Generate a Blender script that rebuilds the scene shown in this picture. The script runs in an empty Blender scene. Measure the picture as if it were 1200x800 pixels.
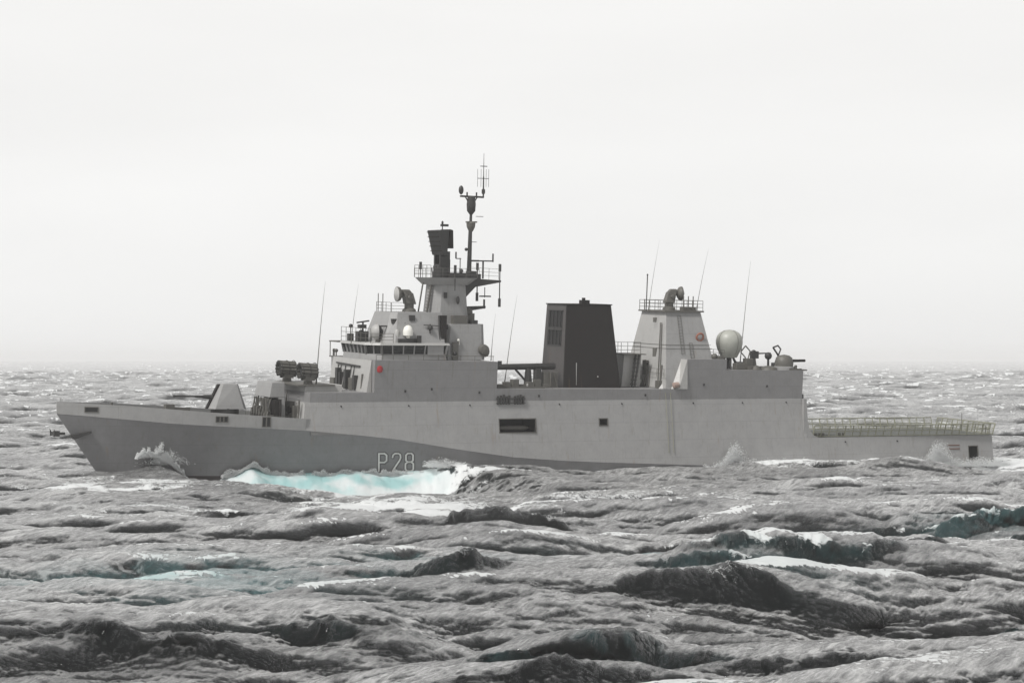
import bpy, bmesh, math, random
import numpy as np
from mathutils import Vector, Matrix, noise

S = bpy.context.scene
C = S.collection
R = math.radians

# ------------------------------------------------------------------ camera
CAM_H = 12.3
FPX = 3010.0                       # focal length in pixels of a 1200 px wide frame
PITCH = math.atan(20.5 / FPX)
cd = bpy.data.cameras.new('camera')
cam = bpy.data.objects.new('camera', cd)
C.objects.link(cam)
cam.location = (0, 0, CAM_H)
cam.rotation_euler = (R(90) + PITCH, 0, 0)
cd.sensor_width = 36.0
cd.lens = FPX / 1200.0 * 36.0
cd.clip_start = 0.5
cd.clip_end = 60000
S.camera = cam

# ------------------------------------------------------------------ world: overcast sky over a Nishita base
SUN_EL, SUN_AZ = R(52), R(226)     # azimuth clockwise from +Y (north)
w = bpy.data.worlds.new('World')
S.world = w
w.use_nodes = True
nt = w.node_tree
N = nt.nodes; L = nt.links
N.clear()
out = N.new('ShaderNodeOutputWorld')
bg = N.new('ShaderNodeBackground')
bg.inputs['Strength'].default_value = 0.15
sky = N.new('ShaderNodeTexSky')
sky.sky_type = 'NISHITA'
sky.sun_disc = False
sky.sun_elevation = SUN_EL
sky.sun_rotation = SUN_AZ
sky.dust_density = 4.0
sky.air_density = 1.0
hsv = N.new('ShaderNodeHueSaturation')
hsv.inputs['Saturation'].default_value = 0.12
L.new(sky.outputs[0], hsv.inputs['Color'])
tc = N.new('ShaderNodeTexCoord')
sep = N.new('ShaderNodeSeparateXYZ')
L.new(tc.outputs['Generated'], sep.inputs[0])
ramp = N.new('ShaderNodeValToRGB')          # cloud luminance by elevation
ramp.color_ramp.interpolation = 'EASE'
e = ramp.color_ramp.elements
e[0].position = 0.0;  e[0].color = (0.50, 0.50, 0.497, 1)
e[1].position = 1.0;  e[1].color = (0.17, 0.17, 0.173, 1)
k = e.new(0.03); k.color = (0.51, 0.51, 0.505, 1)
k = e.new(0.16); k.color = (0.50, 0.497, 0.49, 1)
k = e.new(0.34); k.color = (0.29, 0.29, 0.292, 1)
k = e.new(0.6); k.color = (0.19, 0.19, 0.192, 1)
L.new(sep.outputs['Z'], ramp.inputs[0])
mp = N.new('ShaderNodeMapping'); mp.inputs['Scale'].default_value = (3.0, 3.0, 14.0)
mp.inputs['Rotation'].default_value = (0.0, 0.35, 0.0)
L.new(tc.outputs['Generated'], mp.inputs[0])
nz = N.new('ShaderNodeTexNoise'); nz.inputs['Scale'].default_value = 1.3; nz.inputs['Detail'].default_value = 4
nz.inputs['Roughness'].default_value = 0.45
L.new(mp.outputs[0], nz.inputs['Vector'])
mr = N.new('ShaderNodeMapRange'); mr.inputs[1].default_value = 0.3; mr.inputs[2].default_value = 0.7
mr.inputs[3].default_value = 0.955; mr.inputs[4].default_value = 1.03
L.new(nz.outputs[0], mr.inputs[0])
mul = N.new('ShaderNodeVectorMath'); mul.operation = 'SCALE'
L.new(ramp.outputs[0], mul.inputs[0]); L.new(mr.outputs[0], mul.inputs['Scale'])
sc_ = N.new('ShaderNodeVectorMath'); sc_.operation = 'SCALE'; sc_.inputs['Scale'].default_value = 12.6
L.new(mul.outputs[0], sc_.inputs[0])
mix = N.new('ShaderNodeMix'); mix.data_type = 'RGBA'; mix.inputs['Factor'].default_value = 0.94
L.new(hsv.outputs[0], mix.inputs[6]); L.new(sc_.outputs[0], mix.inputs[7])
L.new(mix.outputs[2], bg.inputs['Color'])
L.new(bg.outputs[0], out.inputs['Surface'])

# ------------------------------------------------------------------ veiled sun
sd = bpy.data.lights.new('sun', 'SUN')
sd.energy = 3.6
sd.angle = R(12)
sd.color = (1.0, 0.98, 0.95)
so = bpy.data.objects.new('sun', sd)
C.objects.link(so)
to_sun = Vector((math.sin(SUN_AZ) * math.cos(SUN_EL), math.cos(SUN_AZ) * math.cos(SUN_EL), math.sin(SUN_EL)))
so.rotation_euler = to_sun.to_track_quat('Z', 'Y').to_euler()
so.location = (0, 0, 80)

S.view_settings.view_transform = 'Standard'
S.view_settings.look = 'None'
S.view_settings.gamma = 1
S.view_settings.exposure = 0.0
S.view_settings.use_curve_mapping = False
S.cycles.max_bounces = 6
S.cycles.sample_clamp_indirect = 2.0
S.cycles.volume_bounces = 4
S.cycles.use_denoising = True

# ------------------------------------------------------------------ ship placement (frame: x aft, y to starboard, z up)
SHIP_O = Vector((3.88, 279.1, 0.0))
SHIP_YAW, SHIP_ROLL = R(25), R(2.2)
SHIP_M = Matrix.Translation(SHIP_O) @ Matrix.Rotation(SHIP_YAW, 4, 'Z') @ Matrix.Rotation(SHIP_ROLL, 4, 'X')
SHIP_I = SHIP_M.inverted()

def ray(px, py):
    d = Vector(((px - 600) / FPX, 1.0, (400 - py) / FPX))
    d = Matrix.Rotation(PITCH, 3, 'X') @ d
    return Vector((0, 0, CAM_H)), d

def at(px, py, y=0.0):
    """Point of the ship's own plane y = const seen at a pixel of the 1200x800 photograph (measuring aid)."""
    o, d = ray(px, py)
    o = SHIP_I @ o; d = SHIP_I.to_3x3() @ d
    t = (y - o.y) / d.y
    p = o + d * t
    return p

def atx(px, py, x):
    o, d = ray(px, py)
    o = SHIP_I @ o; d = SHIP_I.to_3x3() @ d
    t = (x - o.x) / d.x
    return o + d * t

def to_px(p):
    q = SHIP_M @ Vector(p) - Vector((0, 0, CAM_H))
    q = Matrix.Rotation(-PITCH, 3, 'X') @ q
    return 600 + FPX * q.x / q.y, 400 - FPX * q.z / q.y
SEA_DEBUG = False
HAZE = 0.5 / 3100

# ------------------------------------------------------------------ sea
def sstep(a, b, v):
    t = np.clip((v - a) / (b - a), 0, 1)
    return t * t * (3 - 2 * t)

WIND = np.array([0.34, -0.94])
LAM = 1.25

def cascade(seed, size, n, k0, k1, sigma=0.80, lp=44.0, gain=1.0, spread=2.0, lam=1.6, tail=0.0):
    rng = np.random.default_rng(seed)
    kk = np.fft.fftfreq(n, size / n) * 2 * np.pi
    kx, ky = np.meshgrid(kk, kk, indexing='ij')
    k = np.hypot(kx, ky); k[0, 0] = 1
    kp = 2 * np.pi / lp
    b = 1.25 * kp * kp
    A = sigma ** 2 * 2 * b
    c = (kx * WIND[0] + ky * WIND[1]) / k
    D = np.where(c > 0, c ** (2 * spread), 0.08 * np.abs(c) ** 2) + 0.03
    D /= {2.0: 2.2, 4.0: 1.6, 7.0: 1.3}.get(spread, 1.8)
    P = A * k ** -4.0 * np.exp(-b / k ** 2) * D
    P = P * np.maximum(k / max(k0, 0.01), 1e-3) ** tail if tail else P
    band = (k >= k0) & (k < k1)
    P = np.where(band, P, 0); P[0, 0] = 0
    dk = 2 * np.pi / size
    h = (rng.normal(size=(n, n)) + 1j * rng.normal(size=(n, n))) * np.sqrt(P) * dk * gain
    f = lambda a: np.real(np.fft.ifft2(a)) * n * n
    H = f(h)
    Dx = f(-1j * kx / k * h) * lam
    Dy = f(-1j * ky / k * h) * lam
    xx = f(kx * kx / k * h) * lam
    yy = f(ky * ky / k * h) * lam
    xy = f(kx * ky / k * h) * lam
    return size, n, np.stack([H, Dx, Dy, xx, yy, xy], -1).astype(np.float32)

def sample(cs, X, Y):
    size, n, F = cs
    u = (X / size * n) % n; v = (Y / size * n) % n
    i = np.floor(u).astype(np.int32); j = np.floor(v).astype(np.int32)
    fu = (u - i)[..., None].astype(np.float32); fv = (v - j)[..., None].astype(np.float32)
    i %= n; j %= n
    i1 = (i + 1) % n; j1 = (j + 1) % n
    return (F[i, j] * (1 - fu) * (1 - fv) + F[i1, j] * fu * (1 - fv) + F[i, j1] * (1 - fu) * fv + F[i1, j1] * fu * fv)

def vnoise(X, Y, seed):
    rng = np.random.default_rng(seed)
    G = rng.random((256, 256)).astype(np.float32)
    i = np.floor(X).astype(int); j = np.floor(Y).astype(int)
    fx = X - i; fy = Y - j
    fx = fx * fx * (3 - 2 * fx); fy = fy * fy * (3 - 2 * fy)
    a = G[i % 256, j % 256]; b = G[(i + 1) % 256, j % 256]; c = G[i % 256, (j + 1) % 256]; d = G[(i + 1) % 256, (j + 1) % 256]
    return (a * (1 - fx) + b * fx) * (1 - fy) + (c * (1 - fx) + d * fx) * fy

def fbm(X, Y, seed, o=4):
    s = 0; a = 0.5; t = 0
    for q in range(o):
        s = s + a * vnoise(X * 2 ** q, Y * 2 ** q, seed + q); t += a; a *= 0.55
    return s / t

rows = np.concatenate([np.geomspace(4, 60, 110, endpoint=False), np.geomspace(60, 420, 1500, endpoint=False),
                       np.geomspace(420, 2200, 720, endpoint=False), np.geomspace(2200, 14000, 200)])
tn = np.linspace(-0.27, 0.27, 1050)
side = 0.27 + (np.linspace(0, 1, 46)[1:] ** 2) * 2.4
tcol = np.concatenate([-side[::-1], tn, side])
Yg = np.repeat(rows[:, None], len(tcol), 1)
Xg = Yg * tcol[None, :]
ny, nx = Yg.shape

c1 = cascade(11, 431.0, 512, 0.0, 0.55, gain=1.0, spread=4.0, lam=1.5)
c2 = cascade(23, 89.0, 512, 0.55, 3.6, gain=1.0, spread=7.0, lam=2.3)
c3 = cascade(37, 21.0, 512, 3.6, 60.0, gain=0.68, spread=4.0, lam=1.3, tail=0.9)

# position in the ship's frame, for what the hull does to the water
cy_, sy_ = math.cos(SHIP_YAW), math.sin(SHIP_YAW)
def ship_xy(X, Y):
    dx = X - SHIP_O.x; dy = Y - SHIP_O.y
    return dx * cy_ + dy * sy_, -dx * sy_ + dy * cy_

def g(v, m, s): return np.exp(-((v - m) / s) ** 2)

XS, YS = ship_xy(Xg, Yg)
near = g(XS, 0, 66) ** 2 * np.maximum(g(YS, -4, 17), 0.8 * g(XS, -28, 22) * g(YS, -25, 28))
f = sample(c1, Xg, Yg) * (1 - 0.62 * near)[..., None].astype(np.float32)
f2 = sample(c2, Xg, Yg)
gust = 0.75 + 0.55 * fbm(Xg / 38.0 + 3, Yg / 60.0 + 9, 5, 3)     # squalls: rougher and smoother patches
f += f2 * (gust * (1 - 0.35 * near))[..., None].astype(np.float32)
fade3 = np.clip(900.0 / Yg, 0, 1)[..., None]
f3 = sample(c3, Xg, Yg)
f += f3 * (fade3 * gust[..., None]).astype(np.float32)
f[..., 0] *= 1 + 0.5 * np.clip((Yg - 500) / 1500, 0, 1)
H = f[..., 0].astype(float); DX = f[..., 1].astype(float); DY = f[..., 2].astype(float)
fj = f - 0.6 * f3 * (fade3 * gust[..., None]).astype(np.float32)
J = (1 - fj[..., 3]) * (1 - fj[..., 4]) - fj[..., 5] ** 2
if SEA_DEBUG: print('J pct', np.percentile(J[200:1600], [0.5, 1, 2, 5, 10, 25, 50]), 'H std', H[200:1600].std())

# whitecaps on the folding crests, lacy old foam behind them
clump = fbm(Xg / 55.0 + 31, Yg / 70.0 + 7, 71, 3)
far = np.clip((Yg - 260) / 500.0, 0, 1)
qj = np.quantile(J[300:1500:7, 60:-60:7], [0.002, 0.024])
foam = sstep(qj[1] + (0.35 * (clump - 0.5) + 0.30 * far) * 1.0, qj[0], J)
crest = sstep(0.8, 1.9, H + DY * 0.0)
old = sstep(0.50, 0.66, fbm(XS / 9.0 + 0.5 * YS / 9, Yg / 3.2, 91, 4)) * sstep(0.45, 0.62, clump)
aer = np.zeros_like(H)


BOW = (XS, YS)
# the hull's outboard distance at the port side
def half_beam(x):
    u = np.clip((x + 47.5) / 34.0, 0, 1)
    return 6.3 * (1 - (1 - u) ** 1.9)
out_ = -YS - half_beam(XS)                     # metres outboard of the port waterline
side_in = sstep(-3.0, 0.0, out_)
def bump(x0, sx, o0, so_, hgt):
    return hgt * g(XS, x0, sx) * np.exp(-np.maximum(out_ - o0, 0) ** 2 / so_ ** 2) * (out_ > -9) * (YS < 6)
dark_face = np.zeros_like(H)  # crest faces whose water colour is darkened to stand in for shade
FULL = dict(Xg=Xg, Yg=Yg, XS=XS, YS=YS, out_=out_, H=H, DX=DX, DY=DY, foam=foam, aer=aer)
rw = slice(*np.searchsorted(rows, (200, 345)))
Xg, Yg, XS, YS, out_, H, DX, DY, foam, aer = [FULL[k][rw] for k in ('Xg', 'Yg', 'XS', 'YS', 'out_', 'H', 'DX', 'DY', 'foam', 'aer')]
oc_ = np.maximum(out_, 0)
def bow_z(x): return 2.35 * g(x, -45.2, 3.6) + 1.0 * g(x, -51.0, 4.0) - 1.3 * g(x, -39.8, 2.6)
def rad(o0, s): return np.exp(-(np.maximum(oc_ - o0, 0) / s) ** 2) * (YS < 5)
XN = XS + 2.2 * (fbm(Xg / 1.3, Yg / 1.3, 290, 4) - 0.5)
def win(a, b, e): return sstep(a - e, a + e, XN) * (1 - sstep(b - e, b + e, XN))
fine = fbm(Xg / 1.1, Yg / 0.8, 301, 4); fine2 = fbm(Xg / 3.1, Yg / 2.3, 331, 4)
# the crest the bow has just cut, the trough behind it, the sheet of water thrown aside
H += (bow_z(XS) + 0.5 * (fine2 - 0.5) * g(XS, -45, 5)) * rad(0.6, 6.0)
ws = sstep(-39.2, -37.4, XN) * (1 - sstep(-19.5, -14.6, XN)) * np.exp(-(oc_ / 6.0) ** 4) * (YS < 3)
lip = 0.62 + 1.1 * g(XS, -35.2, 1.3) + 0.35 * sstep(-17.5, -16, XS) + 0.9 * (fine2 - 0.5)
H = H * (1 - ws) + ws * (lip - 0.62 * oc_ - 0.03 * oc_ ** 2 + 0.35 * (fine - 0.5))
H -= 2.1 * win(-41, -15.5, 2.5) * sstep(1.5, 5, out_) * (1 - sstep(9, 34, out_)) * (1 - ws) * (YS < 0)
DX *= 1 - 0.7 * ws; DY *= 1 - 0.7 * ws
H += 1.0 * g(XS, -7.5, 6.5) * g(out_, 3.2, 2.4) + 0.6 * g(XS, -14.5, 2.4) * g(out_, 2.0, 2.4)
H += 0.55 * g(XS, 19.3, 2.6) * rad(0, 3.0) + 0.5 * g(XS, 24, 4) * rad(0, 3)
H += 0.6 * g(XS, 46.3, 2.6) * rad(0, 3.0) + 0.6 * g(XS, 38, 5) * g(out_, 3, 2.5)
H += 0.25 * rad(0, 1.5) * (fine2 - 0.2)

# white water: the bow crest, the thrown sheet, the wash along the side and the stern
def addfoam(m): 
    global foam
    foam = np.maximum(foam, m)
addfoam(0.9 * win(-46.6, -39.8, 0.8) * rad(0.2, 0.7) * sstep(0.35, 0.6, fine + 0.05))
addfoam(1.75 * sstep(0.05, 0.6, ws))
aer = np.maximum(aer, ws * (0.75 * sstep(0.30, 0.62, fbm(XS / 2.6, oc_ / 1.6, 601, 4)) + 0.15) * (1 - 0.55 * sstep(1.6, 3.6, oc_)))
addfoam(0.95 * win(-31, -13.5, 2.5) * sstep(3.6, 5.5, out_) * (1 - sstep(13, 24, out_)) * sstep(0.40, 0.60, fbm(XS / 7.0, YS / 4.0, 611, 5)) * (YS < 0))
addfoam(0.95 * win(-19, -9, 2.5) * rad(2.5, 3.5) * sstep(0.40, 0.56, fbm(XS / 1.8, YS / 1.2, 661, 5)))
addfoam(0.85 * rad(0.2, 1.0) * sstep(0.50, 0.66, fine2) * win(-14, 54, 2))
addfoam(0.95 * win(15, 34, 2.0) * rad(0.5, 2.4) * sstep(0.44, 0.60, fbm(XS / 4.0, YS / 2.0, 621, 4)))
addfoam(0.95 * win(34, 51, 2.0) * rad(0.8, 2.8) * sstep(0.46, 0.60, fbm(XS / 4.0, YS / 2.0, 631, 4)))
addfoam(1.0 * sstep(44, 50, XS) * (1 - sstep(70, 120, XS)) * g(YS, -5, 6) * sstep(0.34, 0.56, fbm(XS / 4.5, YS / 2.2, 641, 4)))
dark_face[rw] = np.maximum(0.95 * g(XS, -44, 6.5) * rad(0.5, 8), 0.35 * g(XS, -7.0, 5.0) * g(out_, 3.4, 3.4)) * (YS < 2) * (0.5 + 0.5 * sstep(0.3, 0.6, fine))
FULL['H'][rw] = H; FULL['DX'][rw] = DX; FULL['DY'][rw] = DY; FULL['foam'][rw] = foam; FULL['aer'][rw] = aer
Xg, Yg, XS, YS, out_, H, DX, DY, foam, aer = [FULL[k] for k in ('Xg', 'Yg', 'XS', 'YS', 'out_', 'H', 'DX', 'DY', 'foam', 'aer')]

# steep breaking seas standing in the foreground
slopeD = np.zeros_like(H)
XG, YG = Xg, Yg
def sea_crest(x0, y0, ln, ang, h, wf=1.1, wb=5.0, seed=0, foamy=0.0, teal=0.0):
    h *= 0.78; wf *= 0.6; ln *= 1.55
    rs = slice(*np.searchsorted(rows, (y0 - 16, y0 + 20)))
    cs_ = slice(*np.searchsorted(tcol, ((x0 - 2 * ln - 3) / y0, (x0 + 2 * ln + 3) / y0)))
    w_ = (rs, cs_)
    Xg, Yg = XG[w_], YG[w_]
    ca, sa = math.cos(R(ang)), math.sin(R(ang))
    u = (Xg - x0) * ca + (Yg - y0) * sa
    v = -(Xg - x0) * sa + (Yg - y0) * ca
    v = v + 0.9 * np.sin(u / 3.3 + seed) + 2.6 * (fbm(Xg / 2.6, Yg / 5.0, 400 + seed, 5) - 0.5)
    e = np.exp(-np.abs(u / ln) ** 2.2) * (0.30 + 1.4 * fbm(Xg / 1.8, Yg / 2.2, 450 + seed, 5))
    prof = np.where(v < 0, np.exp(-np.abs(v / wf) ** 1.25), np.exp(-(v / wb) ** 2 * 0.8))
    H[w_] += h * e * prof
    DY[w_] -= 0.45 * h * e * np.exp(-(v / (wf * 1.3)) ** 2)
    dark_face[w_] = np.maximum(dark_face[w_], e * np.where(v < 0, np.exp(-(v / (wf * 1.9)) ** 2), np.exp(-(v / 0.9) ** 2)))
    foam[w_] *= 1 - 0.95 * np.clip(1.3 * e, 0, 1) * np.exp(-((v + 1.2) / 1.6) ** 2)
    if foamy: foam[w_] = np.maximum(foam[w_], foamy * e * np.exp(-((v - 0.15) / 0.5) ** 2) * sstep(0.44, 0.58, fbm(Xg / 1.5, Yg / 0.7, 470 + seed, 5)))
    if teal: aer[w_] = np.maximum(aer[w_], 0.45 * teal * e * np.exp(-((v + 0.1) / 0.9) ** 2) * sstep(0.35, 0.65, fbm(Xg / 0.9, Yg / 1.6, 480 + seed, 4)))
sea_crest(15.0, 141, 4.4, 9, 1.15, 1.3, 5, 1, 0.9, 0.22)
sea_crest(10.6, 137, 3.2, 14, 0.85, 1.0, 4, 2, 0.7, 0.12)
sea_crest(35.0, 187, 6.5, 12, 1.6, 1.7, 6, 3, 0.9, 0.30)
sea_crest(25.5, 163, 3.0, 2, 1.0, 1.2, 4, 4, 0.8, 0.05)
sea_crest(31.5, 160, 3.2, -4, 1.0, 1.2, 4, 5, 0.6, 0.10)
sea_crest(24.0, 116, 4.8, 13, 0.85, 1.0, 4, 6, 0.0, 0.20)
sea_crest(-16.0, 109, 3.4, 14, 0.8, 1.1, 4, 7, 0.3, 0.0)
sea_crest(-8.0, 114, 2.2, 10, 0.7, 0.8, 3, 8, 0.7, 0.08)
sea_crest(-3.0, 132, 3.0, 12, 0.9, 1.1, 4, 9, 0.3, 0.0)
sea_crest(3.6, 105, 3.0, 0, 0.7, 0.9, 3.5, 10, 0.0, 0.25)
sea_crest(8.8, 128, 3.4, 10, 0.7, 0.9, 4, 11, 0.3, 0.0)
sea_crest(-1.0, 182, 3.6, 4, 0.9, 1.3, 4, 12, 0.3, 0.0)
sea_crest(-14.0, 196, 3.6, 5, 0.9, 1.3, 4, 13, 0.6, 0.0)
sea_crest(-19.5, 188, 3.6, 6, 0.9, 1.3, 4, 14, 0.9, 0.0)
sea_crest(12.2, 176, 2.6, 4, 0.9, 1.2, 4, 15, 0.9, 0.0)
sea_crest(1.5, 98, 3.0, 8, 0.55, 0.8, 3, 16, 0.0, 0.0)
sea_crest(13.5, 103, 3.4, -4, 0.55, 0.8, 3, 17, 0.0, 0.0)

def fpatch(x0, y0, sx, sy, amt, seed, th=0.5):
    rs = slice(*np.searchsorted(rows, (y0 - 2.5 * sy, y0 + 2.5 * sy)))
    Xg, Yg = XG[rs], YG[rs]
    u = Xg * 0.94 + Yg * 0.34; v = -Xg * 0.34 + Yg * 0.94
    m = np.exp(-((Xg - x0) / sx) ** 2 - ((Yg - y0) / sy) ** 2)
    foam[rs] = np.maximum(foam[rs], amt * m * sstep(th - 0.10, th + 0.10, fbm(u / 2.6, v / 1.5, seed, 6)))
fpatch(-10.0, 206, 9.0, 17, 1.15, 801, 0.42); fpatch(-12.0, 236, 10, 12, 0.9, 811, 0.48); fpatch(0.5, 196, 3.0, 8, 0.9, 821); fpatch(-27, 205, 9, 8, 0.7, 831, 0.52)
fpatch(26, 215, 14, 16, 0.6, 841, 0.52); fpatch(-38, 240, 14, 14, 0.7, 851, 0.5); fpatch(8, 222, 10, 10, 0.6, 861, 0.52); fpatch(-8.5, 141, 4.0, 3.0, 0.55, 871, 0.5)
def patch(x0, y0, sx, sy, amt, seed):
    rs = slice(*np.searchsorted(rows, (y0 - 2.5 * sy, y0 + 2.5 * sy)))
    Xg, Yg = XG[rs], YG[rs]
    m = np.exp(-((Xg - x0) / sx) ** 2 - ((Yg - y0) / sy) ** 2)
    aer[rs] = np.maximum(aer[rs], amt * m * sstep(0.30, 0.50, fbm(Xg / 2.6, Yg / 1.2, seed, 7)))
patch(-18, 138, 8.0, 12, 1.0, 515); patch(-20, 126, 6, 3, 0.7, 517); patch(-5.0, 152, 5.5, 8, 0.95, 503); patch(5.5, 158, 5.0, 7.0, 0.8, 505); patch(12, 136, 4, 4, 0.2, 519); patch(34, 186, 5, 4, 0.25, 521)
patch(-24, 142, 9, 4, 0.3, 507); patch(15, 150, 5, 6, 0.1, 509)

H += dark_face * 0.35 * (1 - np.abs(2 * fbm(Xg / 0.9, Yg / 2.2, 700, 4) - 1)) * (Yg < 230)
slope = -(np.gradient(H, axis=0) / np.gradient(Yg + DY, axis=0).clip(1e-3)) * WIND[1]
film_shade = (1 - sstep(0.18, 0.44, slope)) * (1 - 0.9 * np.clip(dark_face, 0, 1))  # pale film on gentle slopes; shade of steep faces goes into this tone
P = np.stack([Xg + DX, Yg + DY, H], -1).reshape(-1, 3).astype(np.float32)

me = bpy.data.meshes.new('water')
nv = len(P)
me.vertices.add(nv)
me.vertices.foreach_set('co', P.ravel())
a = (np.arange(ny - 1)[:, None] * nx + np.arange(nx - 1)[None, :]).ravel()
q = np.stack([a, a + 1, a + nx + 1, a + nx], -1).astype(np.int32)
me.loops.add(q.size)
me.loops.foreach_set('vertex_index', q.ravel())
me.polygons.add(len(q))
me.polygons.foreach_set('loop_start', (np.arange(len(q)) * 4).astype(np.int32))
me.polygons.foreach_set('use_smooth', np.ones(len(q), bool))
me.update(calc_edges=True)
for nm, arr in (('foam', foam), ('old_foam', old), ('aerated', aer), ('film_shade', film_shade)):
    at_ = me.attributes.new(nm, 'FLOAT', 'POINT')
    at_.data.foreach_set('value', np.clip(arr, 0, 1.8 if nm == 'foam' else 1).astype(np.float32).ravel())
water = bpy.data.objects.new('water', me)
C.objects.link(water)
water['kind'] = 'structure'

wm = bpy.data.materials.new('sea_water'); wm.use_nodes = True
nt = wm.node_tree; N = nt.nodes; L = nt.links
bs = N['Principled BSDF']
geo = N.new('ShaderNodeNewGeometry')
def attr(n):
    a = N.new('ShaderNodeAttribute'); a.attribute_name = n; return a.outputs['Fac']
def math_(op, a, b=None, c=None, clamp=False):
    m = N.new('ShaderNodeMath'); m.operation = op; m.use_clamp = clamp
    for i, v in enumerate((a, b, c)):
        if v is None: continue
        if isinstance(v, (int, float)): m.inputs[i].default_value = v
        else: L.new(v, m.inputs[i])
    return m.outputs[0]
def mapping(scale, rot=0.0):
    m = N.new('ShaderNodeMapping'); m.inputs['Scale'].default_value = scale; m.inputs['Rotation'].default_value = (0, 0, rot)
    L.new(geo.outputs['Position'], m.inputs[0]); return m.outputs[0]
def noise_(vec, scale, detail=5, rough=0.6, dist=0.0):
    n = N.new('ShaderNodeTexNoise'); n.inputs['Scale'].default_value = scale; n.inputs['Detail'].default_value = detail
    n.inputs['Roughness'].default_value = rough; n.inputs['Distortion'].default_value = dist
    L.new(vec, n.inputs['Vector']); return n.outputs[0]
def rng_(v, a, b, c=0.0, d=1.0):
    m = N.new('ShaderNodeMapRange'); m.interpolation_type = 'SMOOTHSTEP'
    for i, t in enumerate((a, b, c, d)): m.inputs[i + 1].default_value = t
    L.new(v, m.inputs[0]); return m.outputs[0]
def mixc(fac, a, b):
    m = N.new('ShaderNodeMix'); m.data_type = 'RGBA'
    L.new(fac, m.inputs['Factor'])
    for i, v in ((6, a), (7, b)):
        if isinstance(v, tuple): m.inputs[i].default_value = v
        else: L.new(v, m.inputs[i])
    return m.outputs[2]
def ridge(vec, scale, detail, rough):
    n = noise_(vec, scale, detail, rough, 0.4)
    return math_('SUBTRACT', 1.0, math_('ABSOLUTE', math_('SUBTRACT', math_('MULTIPLY', n, 2.0), 1.0)))
v1 = mapping((1.0, 1.25, 1.0), 0.35)
lace = noise_(mapping((1.3, 0.8, 1.5), 0.2), 1.7, 8, 0.78, 0.6)
lace2 = noise_(mapping((0.9, 0.8, 1.0), 0.3), 0.8, 6, 0.65, 1.0)
fo = math_('MULTIPLY', attr('foam'), 1.2)
f_a = rng_(math_('ADD', fo, math_('MULTIPLY', math_('SUBTRACT', lace, 0.50), 2.3)), 0.38, 0.72)
f_a = math_('MULTIPLY', f_a, rng_(attr('foam'), 0.02, 0.15))
f_b = math_('MULTIPLY', attr('old_foam'), rng_(lace2, 0.50, 0.68))
f_b = math_('MULTIPLY', f_b, 0.42)
foamf = math_('MAXIMUM', f_a, f_b, clamp=True)
r1 = ridge(mapping((1.0, 0.9, 1.0), 0.30), 0.7, 4, 0.6)
r2 = ridge(mapping((1.3, 0.7, 1.5), 0.35), 1.9, 7, 0.74)
r3 = ridge(mapping((1.4, 0.6, 1.5), 0.1), 4.2, 6, 0.8)
r4 = ridge(mapping((1.5, 0.5, 1.5), 0.3), 13.0, 3, 0.7)
streak = ridge(mapping((0.9, 0.30, 1.0), 0.42), 0.55, 6, 0.7)
def wind_map(ang, su, sv):
    r = N.new('ShaderNodeVectorRotate'); r.rotation_type = 'Z_AXIS'; r.inputs['Angle'].default_value = -R(ang)
    L.new(geo.outputs['Position'], r.inputs['Vector'])
    m = N.new('ShaderNodeMapping'); m.inputs['Scale'].default_value = (su, sv, 0.8); L.new(r.outputs[0], m.inputs[0]); return m.outputs[0]
film_m = noise_(mapping((0.5, 0.5, 1.0), 0.3), 0.16, 4)
ripple = math_('ADD', math_('MULTIPLY', r2, 0.5), math_('MULTIPLY', r3, 0.5))
st1 = rng_(noise_(wind_map(66, 0.26, 1.5), 1.0, 9, 0.74, 1.1), 0.37, 0.67)
st2 = rng_(noise_(wind_map(58, 0.8, 4.6), 1.0, 7, 0.78, 0.8), 0.37, 0.67)
st = math_('ADD', math_('MULTIPLY', st1, 0.6), math_('MULTIPLY', st2, 0.5))
st = math_('MULTIPLY', st, rng_(film_m, 0.3, 0.62, 0.45, 1.15))
film_f = math_('MULTIPLY', attr('film_shade'), st, None, True)
film_f = math_('MULTIPLY', film_f, math_('SUBTRACT', 1.0, math_('MULTIPLY', attr('aerated'), 0.85)))
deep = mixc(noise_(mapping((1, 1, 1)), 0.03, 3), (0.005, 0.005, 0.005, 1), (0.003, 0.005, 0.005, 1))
deep = mixc(attr('film_shade'), deep, (0.105, 0.106, 0.107, 1))  # steep faces near black, gentle ones paler: shading put into the colour
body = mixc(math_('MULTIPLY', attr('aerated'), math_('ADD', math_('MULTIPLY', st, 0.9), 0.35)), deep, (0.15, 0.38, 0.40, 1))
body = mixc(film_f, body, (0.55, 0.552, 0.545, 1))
foamc = mixc(attr('aerated'), (0.72, 0.735, 0.735, 1), (0.29, 0.52, 0.52, 1))
L.new(foamc, bs.inputs['Base Color'])
bs.inputs['Roughness'].default_value = 0.65
# capillary chop, too fine for the mesh
bh = math_('ADD', math_('MULTIPLY', r1, 0.0), math_('MULTIPLY', r2, 0.050))
bh = math_('ADD', bh, math_('MULTIPLY', r3, 0.055))
bh = math_('ADD', bh, math_('MULTIPLY', r4, 0.035))
bh = math_('ADD', bh, math_('MULTIPLY', foamf, 0.05))
bp = N.new('ShaderNodeBump'); bp.inputs['Strength'].default_value = 1.0; bp.inputs['Distance'].default_value = 1.0
L.new(bh, bp.inputs['Height'])
L.new(bp.outputs[0], bs.inputs['Normal'])
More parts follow.
